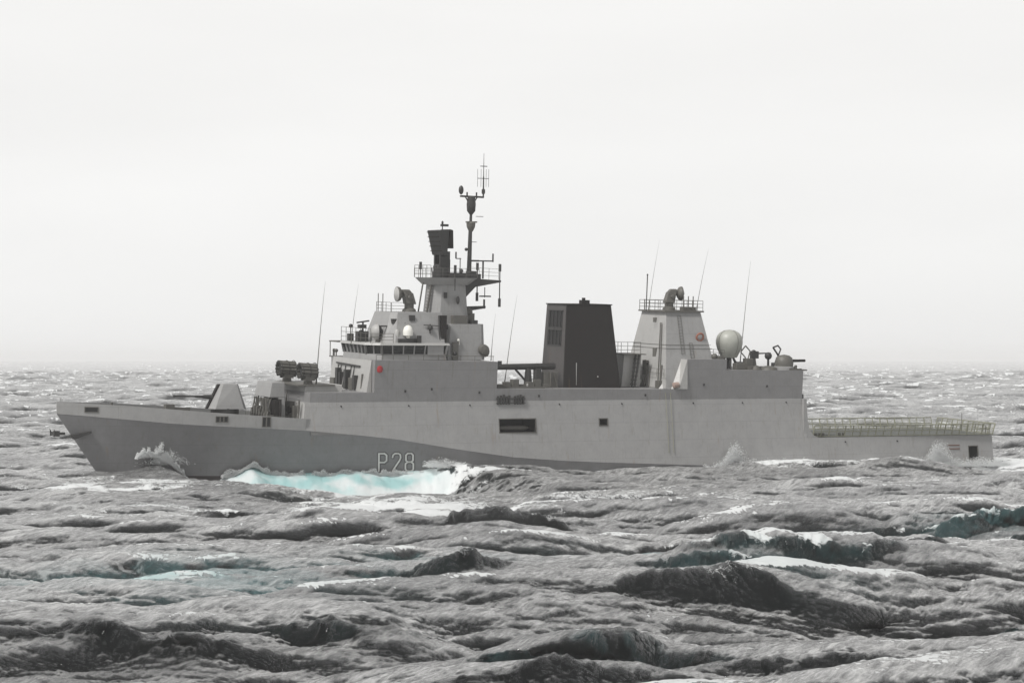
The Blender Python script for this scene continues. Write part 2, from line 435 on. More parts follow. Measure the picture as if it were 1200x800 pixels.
# light scattered back out of the water does not follow the ripples; the mirror of the sky does
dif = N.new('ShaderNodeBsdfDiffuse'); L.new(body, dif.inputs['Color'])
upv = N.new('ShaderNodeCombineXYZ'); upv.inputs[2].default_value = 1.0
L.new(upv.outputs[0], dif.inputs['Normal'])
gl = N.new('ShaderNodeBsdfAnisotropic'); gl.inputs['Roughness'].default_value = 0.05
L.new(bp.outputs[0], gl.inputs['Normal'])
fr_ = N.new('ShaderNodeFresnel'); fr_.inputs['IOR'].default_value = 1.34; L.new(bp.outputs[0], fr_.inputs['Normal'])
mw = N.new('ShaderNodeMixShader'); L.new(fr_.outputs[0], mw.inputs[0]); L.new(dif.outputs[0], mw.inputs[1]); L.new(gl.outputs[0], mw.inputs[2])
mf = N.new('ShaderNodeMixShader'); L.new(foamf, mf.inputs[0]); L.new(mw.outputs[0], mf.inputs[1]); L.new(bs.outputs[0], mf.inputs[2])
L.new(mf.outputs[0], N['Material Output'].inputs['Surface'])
me.materials.append(wm)

# ------------------------------------------------------------------ sea haze
hz = bpy.data.materials.new('sea_haze'); hz.use_nodes = True
nt = hz.node_tree; nt.nodes.clear()
o_ = nt.nodes.new('ShaderNodeOutputMaterial')
pv = nt.nodes.new('ShaderNodeVolumePrincipled')
pv.inputs['Color'].default_value = (1, 1, 1, 1)
pv.inputs['Density'].default_value = HAZE
pv.inputs['Anisotropy'].default_value = 0.0
nt.links.new(pv.outputs[0], o_.inputs['Volume'])
bm = bmesh.new()
bmesh.ops.create_cube(bm, size=1)
hm = bpy.data.meshes.new('haze'); bm.to_mesh(hm); bm.free()
for v in hm.vertices:
    v.co = (v.co.x * 80000, (v.co.y + 0.5) * 15200 - 600, -12 + (v.co.z + 0.5) * 54)
hm.materials.append(hz)
ho = bpy.data.objects.new('haze', hm); C.objects.link(ho); ho['kind'] = 'stuff'
ho['label'] = 'pale sea haze lying over the whole rough sea'; ho['category'] = 'haze'

# ------------------------------------------------------------------ materials for the ship
def new_mat(name, col, rough=0.55, metal=0.0, dirt=0.0, streak=0.0, scale=1.0, col2=None, seams=False):
    m = bpy.data.materials.new(name); m.use_nodes = True
    nt = m.node_tree; N = nt.nodes; L = nt.links
    b = N['Principled BSDF']
    b.inputs['Roughness'].default_value = rough; b.inputs['Metallic'].default_value = metal
    c = (*col, 1)
    tc = N.new('ShaderNodeTexCoord')
    def nz(scl, vecscale, det=5, ro=0.6):
        mp = N.new('ShaderNodeMapping'); mp.inputs['Scale'].default_value = vecscale
        L.new(tc.outputs['Object'], mp.inputs[0])
        n = N.new('ShaderNodeTexNoise'); n.inputs['Scale'].default_value = scl; n.inputs['Detail'].default_value = det
        n.inputs['Roughness'].default_value = ro
        L.new(mp.outputs[0], n.inputs['Vector']); return n.outputs[0]
    def rg(v, a, bb, lo, hi):
        r = N.new('ShaderNodeMapRange')
        for i, t in enumerate((a, bb, lo, hi)): r.inputs[i + 1].default_value = t
        L.new(v, r.inputs[0]); return r.outputs[0]
    def mx(f, a, bb):
        k = N.new('ShaderNodeMix'); k.data_type = 'RGBA'; L.new(f, k.inputs[0])
        for i, v in ((6, a), (7, bb)):
            if isinstance(v, tuple): k.inputs[i].default_value = v
            else: L.new(v, k.inputs[i])
        return k.outputs[2]
    d1 = tuple(x * (1 - dirt) for x in col) + (1,)
    cur = mx(rg(nz(0.8 * scale, (1, 1, 1)), 0.3, 0.7, 0, 1), d1, c)
    cur = mx(rg(nz(5.0 * scale, (1, 1, 0.6), 6, 0.7), 0.35, 0.75, 0, 0.5), cur, tuple(min(1, x * 1.10) for x in col) + (1,))
    if streak:
        s = rg(nz(2.6, (1, 1, 0.05), 6, 0.75), 0.56, 0.72, 0, streak)
        cur = mx(s, cur, (col[0] * 0.62, col[1] * 0.58, col[2] * 0.48, 1))
        r2 = rg(nz(0.9, (1, 1, 0.04), 5, 0.7), 0.63, 0.72, 0, streak * 0.7)
        cur = mx(r2, cur, (0.20, 0.13, 0.07, 1))
    if seams:
        br = N.new('ShaderNodeTexBrick')
        br.inputs['Scale'].default_value = 1.0; br.inputs['Mortar Size'].default_value = 0.02
        br.inputs['Brick Width'].default_value = 6.1; br.inputs['Row Height'].default_value = 1.9
        br.inputs['Color1'].default_value = (0, 0, 0, 1); br.inputs['Color2'].default_value = (0, 0, 0, 1); br.inputs['Mortar'].default_value = (1, 1, 1, 1)
        cx = N.new('ShaderNodeSeparateXYZ'); L.new(tc.outputs['Object'], cx.inputs[0])
        cb = N.new('ShaderNodeCombineXYZ'); L.new(cx.outputs[0], cb.inputs[0]); L.new(cx.outputs[2], cb.inputs[1])
        L.new(cb.outputs[0], br.inputs['Vector'])
        sm = N.new('ShaderNodeMath'); sm.operation = 'MULTIPLY'; sm.inputs[1].default_value = 0.38
        L.new(br.outputs['Color'], sm.inputs[0])
        cur = mx(sm.outputs[0], cur, (col[0] * 0.55, col[1] * 0.55, col[2] * 0.55, 1))
    L.new(cur, b.inputs['Base Color'])
    bp = N.new('ShaderNodeBump'); bp.inputs['Strength'].default_value = 0.25; bp.inputs['Distance'].default_value = 0.10
    L.new(nz(0.9, (1, 1, 1), 3), bp.inputs['Height']); L.new(bp.outputs[0], b.inputs['Normal'])
    return m

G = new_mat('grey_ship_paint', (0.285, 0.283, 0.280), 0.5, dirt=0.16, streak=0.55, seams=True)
GH = new_mat('hull_darker_grey', (0.190, 0.189, 0.192), 0.42, dirt=0.18, streak=0.45, seams=True)  # darker than the plating above the knuckle
GU = new_mat('upper_works_darker_grey', (0.222, 0.219, 0.220), 0.5, dirt=0.16, streak=0.55, seams=True)  # darker than the plating below the break
GL = new_mat('pale_and_sunlit_grey', (0.37, 0.366, 0.355), 0.5, dirt=0.12, streak=0.35)  # pale fittings, and forward faces with sunlight put into the colour
GD = new_mat('dark_grey_metal', (0.032, 0.031, 0.030), 0.5, dirt=0.3)
GM = new_mat('weathered_grey_fitting', (0.115, 0.110, 0.098), 0.55, dirt=0.35, streak=0.2)
BK = new_mat('soot_black_paint', (0.009, 0.006, 0.005), 0.8, dirt=0.3, streak=0.3)
VO = new_mat('dark_opening', (0.010, 0.010, 0.010), 0.7)
GLS = new_mat('dark_window_glass', (0.012, 0.013, 0.014), 0.12)
DK = new_mat('deck_coating', (0.10, 0.105, 0.10), 0.75, dirt=0.2)
WH = new_mat('white_radome', (0.74, 0.73, 0.68), 0.4, dirt=0.05)
DM = new_mat('beige_grey_radome', (0.36, 0.365, 0.33), 0.45, dirt=0.10, streak=0.2)
RED = new_mat('red_lamp_paint', (0.32, 0.015, 0.02), 0.35)
ORG = new_mat('orange_lifebuoy', (0.30, 0.12, 0.08), 0.5)
NET = new_mat('weathered_net_frame', (0.25, 0.25, 0.185), 0.7, dirt=0.3)
BTM = new_mat('black_boot_topping', (0.028, 0.020, 0.020), 0.5)
LET = new_mat('white_letter_paint', (0.62, 0.62, 0.60), 0.5)
LSH = new_mat('dark_letter_shadow', (0.07, 0.07, 0.07), 0.5)

# ------------------------------------------------------------------ mesh helpers
class MB:
    def __init__(s): s.v = []; s.f = []
    def add(s, vs, fs):
        o = len(s.v); s.v += [tuple(v) for v in vs]; s.f += [tuple(i + o for i in f) for f in fs]; return s
    def frus(s, b, t, z0, z1):
        """b, t = (x0, x1, y0, y1) at z0 and z1"""
        q = lambda r, z: [(r[0], r[2], z), (r[1], r[2], z), (r[1], r[3], z), (r[0], r[3], z)]
        return s.add(q(b, z0) + q(t, z1), [(3, 2, 1, 0), (4, 5, 6, 7), (0, 1, 5, 4), (1, 2, 6, 5), (2, 3, 7, 6), (3, 0, 4, 7)])
    def box(s, x0, x1, y0, y1, z0, z1): return s.frus((x0, x1, y0, y1), (x0, x1, y0, y1), z0, z1)
    def poly(s, bot, top, z0, z1):
        n = len(bot)
        vs = [(x, y, z0) for x, y in bot] + [(x, y, z1) for x, y in top]
        return s.add(vs, [tuple(range(n))[::-1], tuple(range(n, 2 * n))] + [(i, (i + 1) % n, n + (i + 1) % n, n + i) for i in range(n)])
    def prism(s, side, y0, y1):
        """outline in x,z swept along y"""
        n = len(side)
        vs = [(x, y0, z) for x, z in side] + [(x, y1, z) for x, z in side]
        return s.add(vs, [tuple(range(n)), tuple(range(n, 2 * n))[::-1]] + [(i, n + i, n + (i + 1) % n, (i + 1) % n) for i in range(n)])
    def tube(s, a, b, r, r2=None, n=8):
        a = Vector(a); b = Vector(b); r2 = r if r2 is None else r2
        d = (b - a).normalized(); u = d.orthogonal().normalized(); w_ = d.cross(u)
        vs = []
        for p, rr in ((a, r), (b, r2)):
            for i in range(n):
                t = 2 * math.pi * i / n
                vs.append(p + (u * math.cos(t) + w_ * math.sin(t)) * rr)
        return s.add(vs, [tuple(range(n))[::-1], tuple(range(n, 2 * n))] + [(i, (i + 1) % n, n + (i + 1) % n, n + i) for i in range(n)])
    def lathe(s, c, prof, axis=(0, 0, 1), n=20):
        """prof = [(radius, height)]"""
        c = Vector(c); d = Vector(axis).normalized(); u = d.orthogonal().normalized(); w_ = d.cross(u)
        vs = []; m = len(prof)
        for r, h in prof:
            for i in range(n):
                t = 2 * math.pi * i / n
                vs.append(c + d * h + (u * math.cos(t) + w_ * math.sin(t)) * max(r, 0.001))
        fs = [tuple(range(n))[::-1], tuple(range((m - 1) * n, m * n))]
        for k in range(m - 1):
            for i in range(n):
                j = (i + 1) % n
                fs.append((k * n + i, k * n + j, (k + 1) * n + j, (k + 1) * n + i))
        return s.add(vs, fs)
    def ball(s, c, r, sz=1.0, n=16, m=10):
        return s.lathe(c, [(r * math.sin(math.pi * k / m), -r * sz * math.cos(math.pi * k / m)) for k in range(m + 1)], n=n)
    def path(s, pts, r, n=6):
        for a, b in zip(pts, pts[1:]): s.tube(a, b, r, n=n)
        return s
    def rail(s, pts, h=1.05, gap=1.5, r=0.025, bars=3):
        for a, b in zip(pts, pts[1:]):
            a = Vector(a); b = Vector(b); k = max(1, round((b - a).length / gap))
            for i in range(k + 1):
                p = a.lerp(b, i / k); s.tube(p, p + Vector((0, 0, h)), r, n=5)
            for j in range(1, bars + 1):
                z = Vector((0, 0, h * j / bars)); s.tube(a + z, b + z, r * 0.8, n=5)
        return s
    def pieces(s):
        """groups of faces that touch one another"""
        par = list(range(len(s.v)))
        def fd(i):
            while par[i] != i: par[i] = par[par[i]]; i = par[i]
            return i
        for f in s.f:
            for i in f[1:]: par[fd(i)] = fd(f[0])
        comp = {}
        for f in s.f: comp.setdefault(fd(f[0]), []).append(f)
        cs = list(comp.values()); bb = []
        for c in cs:
            p = [s.v[i] for f in c for i in f]
            bb.append(([min(q[k] for q in p) - .04 for k in range(3)], [max(q[k] for q in p) + .04 for k in range(3)]))
        g = list(range(len(cs)))
        def fg(i):
            while g[i] != i: i = g[i]
            return i
        if len(cs) < 400:
            for i in range(len(cs)):
                for j in range(i):
                    if all(bb[i][0][k] <= bb[j][1][k] and bb[j][0][k] <= bb[i][1][k] for k in range(3)): g[fg(i)] = fg(j)
        else: return [s.f]
        r = {}
        for i, c in enumerate(cs): r.setdefault(fg(i), []).extend(c)
        return list(r.values())
    def build(s, name, mat, parent, smooth=False, label=None, bevel=0.0, whole=False):
        pc = [s.f] if whole else s.pieces()
        if len(pc) > 1:
            for fs in pc:
                ids = sorted({i for f in fs for i in f}); mp = {i: k for k, i in enumerate(ids)}
                m = MB(); m.v = [s.v[i] for i in ids]; m.f = [tuple(mp[i] for i in f) for f in fs]
                o = m.build(name, mat, parent, smooth, label, bevel, True)
            return o
        me = bpy.data.meshes.new(name); me.from_pydata(s.v, [], s.f)
        bm = bmesh.new(); bm.from_mesh(me)
        bmesh.ops.recalc_face_normals(bm, faces=bm.faces)
        if bevel:
            es = [e for e in bm.edges if len(e.link_faces) == 2 and e.calc_face_angle(0) > 0.5]
            bmesh.ops.bevel(bm, geom=es, offset=bevel, segments=1, affect='EDGES', clamp_overlap=True)
        bm.to_mesh(me); bm.free()
        if smooth:
            me.polygons.foreach_set('use_smooth', [True] * len(me.polygons))
            me.set_sharp_from_angle(angle=R(40))
        for m in (mat if isinstance(mat, (list, tuple)) else [mat]): me.materials.append(m)
        o = bpy.data.objects.new(name, me); C.objects.link(o)
        if parent is not None: o.parent = parent
        if label: o['label'] = label
        return o

def interp(tab, x):
    if x <= tab[0][0]: return tab[0][1]
    for (a, b), (c, d) in zip(tab, tab[1:]):
        if x <= c: return b + (d - b) * (x - a) / (c - a)
    return tab[-1][1]

ship = bpy.data.objects.new('warship', None); C.objects.link(ship)
ship.matrix_world = SHIP_M
ship.empty_display_size = 3
ship['label'] = 'grey naval warship with black funnel and white P28 on its bow, pitching through heavy seas'
ship['category'] = 'warship'

# ------------------------------------------------------------------ hull
KN = [(-54.5, 6.85), (-52.2, 6.70), (-47.8, 6.34), (-43.4, 5.97), (-38, 5.68), (-32.7, 5.42), (-30, 5.26), (-25, 4.80), (-20.4, 4.29),
      (-14, 3.22), (-7.3, 2.25), (-2, 1.82), (2.8, 1.55), (16, 0.98), (28, 0.62), (46, 0.47), (54.5, 0.42)]
def kz(x): return interp(KN, x)
def stem_x(z): return -54.45 + (6.85 - z) * 0.70 if z > -1.5 else -48.6 + (-1.5 - z) * 1.6
def hk(x):                                            # half breadth at the knuckle
    u = min(max((x + 54.45) / 33.0, 0), 1)
    h = 6.6 * (1 - (1 - u) ** 2.25)
    return h - 0.7 * max(0, (x - 28) / 26.5) ** 1.6
def hwl(x):                                           # half breadth at the waterline
    u = min(max((x + 49.6) / 42.0, 0), 1)
    return 6.15 * (1 - (1 - u) ** 1.75) - 0.75 * max(0, (x - 25) / 29.5) ** 1.6
def hull_y(x, z):
    """half breadth of the shell below the knuckle"""
    k = kz(x); z0 = max(0.0, (-54.45 + 6.85 * 0.70 - x) / 0.70) if x < -49.65 else 0.0
    if z >= 0:
        a = hwl(x); b = hk(x); lo = 0.0
        if x < -49.65: a = 0.0; lo = z0
        t = min(max((z - lo) / max(k - lo, 0.05), 0), 1)
        return a + (b - a) * (0.72 * t + 0.28 * t * t)
    t = min(-z / 4.3, 1)
    return hwl(x) * (1 - t ** 2.6)
hm_ = MB(); NS = 90
lev = [-4.3, -4.0, -3.2, -2.0, -1.0, -0.35, 0.0]
fr = [0.10, 0.25, 0.4, 0.55, 0.7, 0.85, 1.0]
secs = []
for i in range(NS + 1):
    t = (i / NS) ** 1.25
    row = []
    for z in lev:
        x0 = stem_x(z); x = x0 + t * (53.2 + 0.11 * (z + 4.3) - x0)
        row.append((x, hull_y(x, z) if t > 0 else 0.0, z))
    for fq in fr:
        # follow the sheer of the knuckle
        x = -52
        for _ in range(12):
            zz = fq * kz(x); x0 = stem_x(zz); x = x0 + t * (53.7 + 0.1 * fq - x0)
        zz = fq * kz(x)
        row.append((x, hull_y(x, zz) if t > 0 else 0.0, zz))
    secs.append(row)
M_ = len(secs[0])
vs = []; fs = []
for row in secs:
    vs += [(x, -y, z) for x, y, z in row] + [(x, y, z) for x, y, z in row]
W = 2 * M_
for i in range(NS):
    for j in range(M_ - 1):
        a = i * W + j
        fs.append((a, a + 1, a + W + 1, a + W)); b = a + M_
        fs.append((b, b + W, b + W + 1, b + 1))
    a = i * W
    fs.append((a, a + W, a + W + M_, a + M_))
    a = i * W + M_ - 1
    fs.append((a, a + M_, a + M_ + W, a + W))
e0 = NS * W
for j in range(M_ - 1): fs.append((e0 + j, e0 + j + 1, e0 + M_ + j + 1, e0 + M_ + j))
hm_.add(vs, fs)
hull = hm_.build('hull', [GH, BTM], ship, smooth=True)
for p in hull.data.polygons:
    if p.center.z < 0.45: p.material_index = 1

# shell above the knuckle, drawn as a grid so that openings can be cut through it
BREAK = 8.12
def side_y(x, z):
    k = kz(x); y0 = hk(x) + 0.02
    if x < -30: return max(0.05, y0 + 0.10 * (z - k))
    if z <= BREAK: return y0 - (z - k) * 0.165
    return y0 - (BREAK - k) * 0.165 + (z - BREAK) * 0.06
def shell(name, mat, xs, zlo, zhi, holes=(), depth=1.6, nz_=6, top=None, zs=None, cap=True, label=None, thick=0.0):
    """port and starboard plating between x stations, with a deck on top and end bulkheads"""
    mb = MB()
    xs = sorted(set([round(v, 3) for v in xs] + [h[i] for h in holes for i in (0, 1)]))
    rows_ = []
    for x in xs:
        a, b = zlo(x), zhi(x)
        z_ = [a + (b - a) * k / nz_ for k in range(nz_ + 1)]
        if holes:
            z_ = [a] + sorted({h[i] for h in holes for i in (2, 3)}) + [b]
        rows_.append(z_)
    n = len(rows_[0])
    for sgn in (-1, 1):
        vs = [(x, sgn * side_y(x, z), z) for x, zz in zip(xs, rows_) for z in zz]
        fs = []
        for i in range(len(xs) - 1):
            for j in range(n - 1):
                skip = any(h[0] - 1e-6 <= xs[i] and xs[i + 1] <= h[1] + 1e-6 and h[2] - 1e-6 <= rows_[i][j] and rows_[i][j + 1] <= h[3] + 1e-6 for h in holes) and sgn < 0
                if not skip: fs.append((i * n + j, i * n + j + 1, (i + 1) * n + j + 1, (i + 1) * n + j))
        mb.add(vs, fs)
    m = len(xs)
    for i in range(m - 1):
        if top is None:
            a, b = xs[i], xs[i + 1]
            mb.add([(a, -side_y(a, rows_[i][-1]), rows_[i][-1]), (b, -side_y(b, rows_[i + 1][-1]), rows_[i + 1][-1]),
                    (b, side_y(b, rows_[i + 1][-1]), rows_[i + 1][-1]), (a, side_y(a, rows_[i][-1]), rows_[i][-1])], [(0, 1, 2, 3)])
    if cap:
        for i in (0, m - 1):
            x = xs[i]; zz = rows_[i]
            for j in range(n - 1):
                mb.add([(x, -side_y(x, zz[j]), zz[j]), (x, side_y(x, zz[j]), zz[j]), (x, side_y(x, zz[j + 1]), zz[j + 1]), (x, -side_y(x, zz[j + 1]), zz[j + 1])], [(0, 1, 2, 3)])
    return mb.build(name, mat, ship, label=label)

def frange(a, b, n): return [a + (b - a) * i / n for i in range(n + 1)]
BW = [(-54.45, 8.06), (-47.8, 7.72), (-43.4, 7.40), (-40, 7.14), (-32.6, 6.64), (-29.8, 6.45)]
def bz(x): return interp(BW, x)
# bow bulwark: thin plating with the weather deck lying inside it
mb = MB(); xs = frange(-54.4, -29.8, 40)
for sgn in (-1, 1):
    vs = []
    for x in xs:
        y = side_y(x, kz(x)); y2 = side_y(x, bz(x)); th = min(0.14, y * 0.6)
        vs += [(x, sgn * y, kz(x) + 0.004), (x, sgn * y2, bz(x)), (x, sgn * (y2 - th), bz(x)), (x, sgn * (y - th), kz(x) + 0.004)]
    fs = [(4 * i + j, 4 * i + (j + 1) % 4, 4 * i + 4 + (j + 1) % 4, 4 * i + 4 + j) for i in range(len(xs) - 1) for j in range(4)]
    fs += [(0, 1, 2, 3), tuple(4 * (len(xs) - 1) + j for j in (3, 2, 1, 0))]
    mb.add(vs, fs)
mb.tube((-54.38, 0, 6.86), (-54.38, 0, 8.07), 0.10)
mb.build('bow_bulwark', G, ship)
mb = MB(); vs = []
for x in xs:
    z = bz(x) - 0.95; y = max(0.03, side_y(x, max(z, kz(x))) - 0.08); vs += [(x, -y, z), (x, y, z)]
mb.add(vs, [(2 * i, 2 * i + 2, 2 * i + 3, 2 * i + 1) for i in range(len(xs) - 1)])
mb.build('foredeck', DK, ship)

OPEN_A = (-8.66, -4.47, 4.82, 6.20)
OPEN_B = (3.19, 4.12, 5.45, 6.12)
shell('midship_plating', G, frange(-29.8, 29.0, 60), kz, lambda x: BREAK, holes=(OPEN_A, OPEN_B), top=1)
def top_z(x):
    return 12.42 - 0.013 * (x + 22.8)
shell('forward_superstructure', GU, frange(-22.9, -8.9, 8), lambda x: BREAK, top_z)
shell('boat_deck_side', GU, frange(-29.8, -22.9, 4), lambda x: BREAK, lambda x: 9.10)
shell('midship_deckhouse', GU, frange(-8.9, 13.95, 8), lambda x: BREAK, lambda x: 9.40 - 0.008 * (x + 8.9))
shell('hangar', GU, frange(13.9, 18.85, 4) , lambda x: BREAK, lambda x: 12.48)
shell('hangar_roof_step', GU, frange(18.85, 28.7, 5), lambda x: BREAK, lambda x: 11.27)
shell('stern_plating', G, frange(29.0, 54.35, 26), kz, lambda x: 3.78, holes=((50.92, 52.12, 1.10, 2.50),), label='low grey stern plating with a dark square door near the transom')
MB().box(28.5, 54.2, -5.75, 5.75, 3.80, 3.82).build('flight_deck', DK, ship)
# flared foot where the hangar side sweeps down to the flight deck
mb = MB()
for sg in (-1, 1):
    mb.prism([(28.6, 3.79), (30.6, 3.79), (29.9, 4.05), (29.35, 4.7), (29.1, 5.8), (28.9, 8.1), (28.6, 8.1)], sg * 5.55, sg * 6.02)
mb.build('deck_break_bracket', G, ship)
# sloped front plates of the hangar
mb = MB()
for sg in (-1, 1):
    mb.add([(12.9, sg * 5.75, 9.25), (13.9, sg * 5.70, 12.48), (13.9, sg * 4.2, 12.48), (11.2, sg * 4.2, 9.25), (13.95, sg * 5.75, 9.25), (13.95, sg * 4.2, 9.25)],
           [(0, 1, 2, 3), (0, 4, 1), (0, 3, 5, 4), (3, 2, 5)])
mb.build('hangar_front_plate', GL, ship)
def recess(name, op, d, lab=None):
    x0, x1, z0, z1 = op
    ya = lambda z: -side_y((x0 + x1) / 2, z) + 0.004
    yi = ya(z1) + d
    v = [(x0, ya(z0), z0), (x1, ya(z0), z0), (x1, ya(z1), z1), (x0, ya(z1), z1), (x0, yi, z0), (x1, yi, z0), (x1, yi, z1), (x0, yi, z1)]
    o = MB().add(v, [(4, 5, 6, 7), (0, 1, 5, 4), (1, 2, 6, 5), (2, 3, 7, 6), (3, 0, 4, 7)]).build(name, VO, ship, label=lab)
    f = MB(); t = 0.09; p = 0.05
    for a, b, c, e in ((x0 - t, x1 + t, z1, z1 + t), (x0 - t, x1 + t, z0 - t, z0), (x0 - t, x0, z0, z1), (x1, x1 + t, z0, z1)):
        f.add([(a, ya(c) - p, c), (b, ya(c) - p, c), (b, ya(e) - p, e), (a, ya(e) - p, e), (a, ya(c) + .1, c), (b, ya(c) + .1, c), (b, ya(e) + .1, e), (a, ya(e) + .1, e)],
              [(0, 1, 2, 3), (0, 1, 5, 4), (1, 2, 6, 5), (2, 3, 7, 6), (3, 0, 4, 7)])
    f.build('frame', GM, o)
    return o
ra = recess('boat_bay', OPEN_A, 3.0, 'wide dark opening in the grey side amidships')
mb = MB(); mb.lathe((-8.3, -5.0, 5.22), [(0.05, 0), (0.22, .3), (0.27, 1.0), (0.27, 3.0), (0.05, 3.6)], axis=(1, 0, 0), n=10)
mb.build('boat_tube', GM, ra, smooth=True)
recess('side_port', OPEN_B, 1.5, 'small square dark opening in the grey side')
recess('stern_door', (50.92, 52.12, 1.10, 2.50), 1.5, 'square dark door low on the stern quarter')
# row of bottles racked above the boat bay
mb = MB()
for i in range(10):
    x = -8.75 + i * 0.33
    if i == 5: continue
    y = -side_y(x, 8.2) - 0.14
    mb.tube((x, y, 7.75), (x, y, 8.62 + 0.08 * (i % 3)), 0.11, n=8)
mb.box(-8.95, -5.6, -side_y(-7, 8.2) - 0.26, -side_y(-7, 8.2) + .05, 8.32, 8.40)
mb.box(-8.95, -5.6, -side_y(-7, 8.2) - 0.26, -side_y(-7, 8.2) + .02, 7.86, 7.92)
mb.build('bottle_rack', GD, ship)
# bulwark fairleads: framed slots in the bow plating
for x, w_, h_, gl in ((-51.3, 1.15, 0.42, 0), (-46.0, 0, 0, 0), (-38.9, 1.1, 0.5, 2), (-34.45, 0.75, 0.9, 1), (-29.95 - 0.0, 0, 0, 0)):
    if not w_: continue
    z = (kz(x) + bz(x)) / 2 + 0.05
    y = -side_y(x, z)
    dx = side_y(x + w_ / 2, z) - side_y(x - w_ / 2, z)
    mb = MB()
    def slab(a, b, c, e, off, th):
        f_ = lambda xx, zz: -side_y(xx, zz) - off
        mb.add([(a, f_(a, c), c), (b, f_(b, c), c), (b, f_(b, e), e), (a, f_(a, e), e), (a, f_(a, c) + th, c), (b, f_(b, c) + th, c), (b, f_(b, e) + th, e), (a, f_(a, e) + th, e)],
               [(0, 1, 2, 3), (4, 5, 6, 7), (0, 1, 5, 4), (1, 2, 6, 5), (2, 3, 7, 6), (3, 0, 4, 7)])
    a, b, c, e = x - w_ / 2, x + w_ / 2, z - h_ / 2, z + h_ / 2
    slab(a, b, c, e, 0.02, 0.03)
    fl = mb.build('fairlead', VO, ship)
    mb = MB(); t = 0.07
    for q in ((a - t, b + t, e, e + t), (a - t, b + t, c - t, c), (a - t, a, c, e), (b, b + t, c, e)): slab(*q, 0.06, 0.07)
    for i in range(gl): 
        xx = a + (b - a) * (i + 1) / (gl + 1); slab(xx - .06, xx + .06, c, e, 0.05, 0.05)
    mb.build('frame', GM, fl)
x, z = -32.2, 6.0
# anchor and its bolster on the stem
mb = MB()
mb.box(-54.9, -53.6, -0.22, 0.22, 4.75, 5.0); mb.tube((-54.6, -0.9, 4.9), (-54.6, 0.9, 4.9), 0.16)
mb.add([(-54.9, -0.95, 5.35), (-54.5, -0.75, 4.7), (-54.9, -0.55, 4.75), (-54.9, -0.75, 4.6)], [(0, 1, 2), (0, 2, 3), (0, 3, 1), (1, 3, 2)])
mb.add([(-54.9, 0.95, 5.35), (-54.5, 0.75, 4.7), (-54.9, 0.55, 4.75), (-54.9, 0.75, 4.6)], [(0, 1, 2), (0, 2, 3), (0, 3, 1), (1, 3, 2)])
mb.box(-54.95, -54.35, -0.95, -0.5, 4.65, 5.2)
mb.build('anchor', GD, ship)
mb = MB(); mb.prism([(-53.3, 4.75), (-51.2, 5.15), (-51.2, 4.95), (-52.9, 4.35)], -1.25, -0.3)
mb.build('anchor_bolster', GD, ship)
# mooring gear standing above the bulwark
mb = MB(); mb.box(-43.6, -42.7, -1.5, -0.8, 6.6, 7.78); mb.box(-43.3, -41.0, -1.3, -0.9, 6.5, 7.45); mb.tube((-42.9, .6, 6.5), (-42.9, .6, 7.7), .3); mb.tube((-48.8, 0, 6.8), (-48.8, 0, 7.95), .12)
mb.build('mooring_winch', GM, ship)
mb = MB(); mb.rail([(-30.0, -3.0, 5.5), (-33.5, -3.6, 5.7)], 1.0)
mb.rail([(-54.0, -.3, 8.03), (-54.0, .3, 8.03)], 0.35, bars=1)
mb.build('deck_railing', GM, ship)

# ------------------------------------------------------------------ pennant number
def strokes(ch):
    if ch == 'P': return [[(0, 0), (0, 2), (0.62, 2), (0.86, 1.8), (0.86, 1.2), (0.62, 1.0), (0, 1.0)]]
    if ch == '2': return [[(0, 1.55), (0.08, 1.85), (0.3, 2), (0.65, 2), (0.88, 1.85), (0.92, 1.5), (0.8, 1.2), (0, 0), (0.95, 0)]]
    if ch == '8': return [[(0.25, 1.02), (0.05, 1.2), (0.05, 1.8), (0.25, 2), (0.65, 2), (0.85, 1.8), (0.85, 1.2), (0.65, 1.02), (0.25, 1.02),
                           (0, 0.82), (0, 0.2), (0.22, 0), (0.68, 0), (0.9, 0.2), (0.9, 0.82), (0.65, 1.02)]]
def letter(ch, x0, z0, mat, off, wd, dx=0, dz=0, parent=None, name='letter'):
    mb = MB()
    for st in strokes(ch):
        pts = []
        for (a, b), (c, d) in zip(st, st[1:]):
            for k in range(5): pts.append((a + (c - a) * k / 5, b + (d - b) * k / 5))
        pts.append(st[-1])
        for (a, b), (c, d) in zip(pts, pts[1:]):
            l = math.hypot(c - a, d - b); nx_, nz_ = -(d - b) / l * wd / 2, (c - a) / l * wd / 2
            ex, ez = (c - a) / l * wd * 0.3, (d - b) / l * wd * 0.3
            q = [(a - ex + nx_, b - ez + nz_), (c + ex + nx_, d + ez + nz_), (c + ex - nx_, d + ez - nz_), (a - ex - nx_, b - ez - nz_)]
            vs = []
            for o2 in (off, off - 0.015):
                for u_, v_ in q:
                    X_ = x0 + dx + u_ * 0.95; Z_ = z0 + dz + v_ * 0.93
                    X_ -= 0.42 * (hull_y(X_, Z_) - hull_y(X_, z0)); vs.append((X_, -hull_y(X_, Z_) - o2, Z_))
            mb.add(vs, [(0, 1, 2, 3), (7, 6, 5, 4), (0, 4, 5, 1), (1, 5, 6, 2), (2, 6, 7, 3), (3, 7, 4, 0)])
    return mb.build(name, mat, parent)
pn = bpy.data.objects.new('pennant_number', None); C.objects.link(pn); pn.parent = ship
pn['label'] = 'white outlined P28 painted on the dark lower hull'
for ch, x0 in (('P', -22.0), ('2', -20.55), ('8', -19.15)):
    letter(ch, x0, 0.95, LSH, 0.030, 0.40, 0.03, -0.02, pn, 'letter_shadow')
    letter(ch, x0, 0.95, LET, 0.055, 0.18, 0, 0, pn, 'letter')

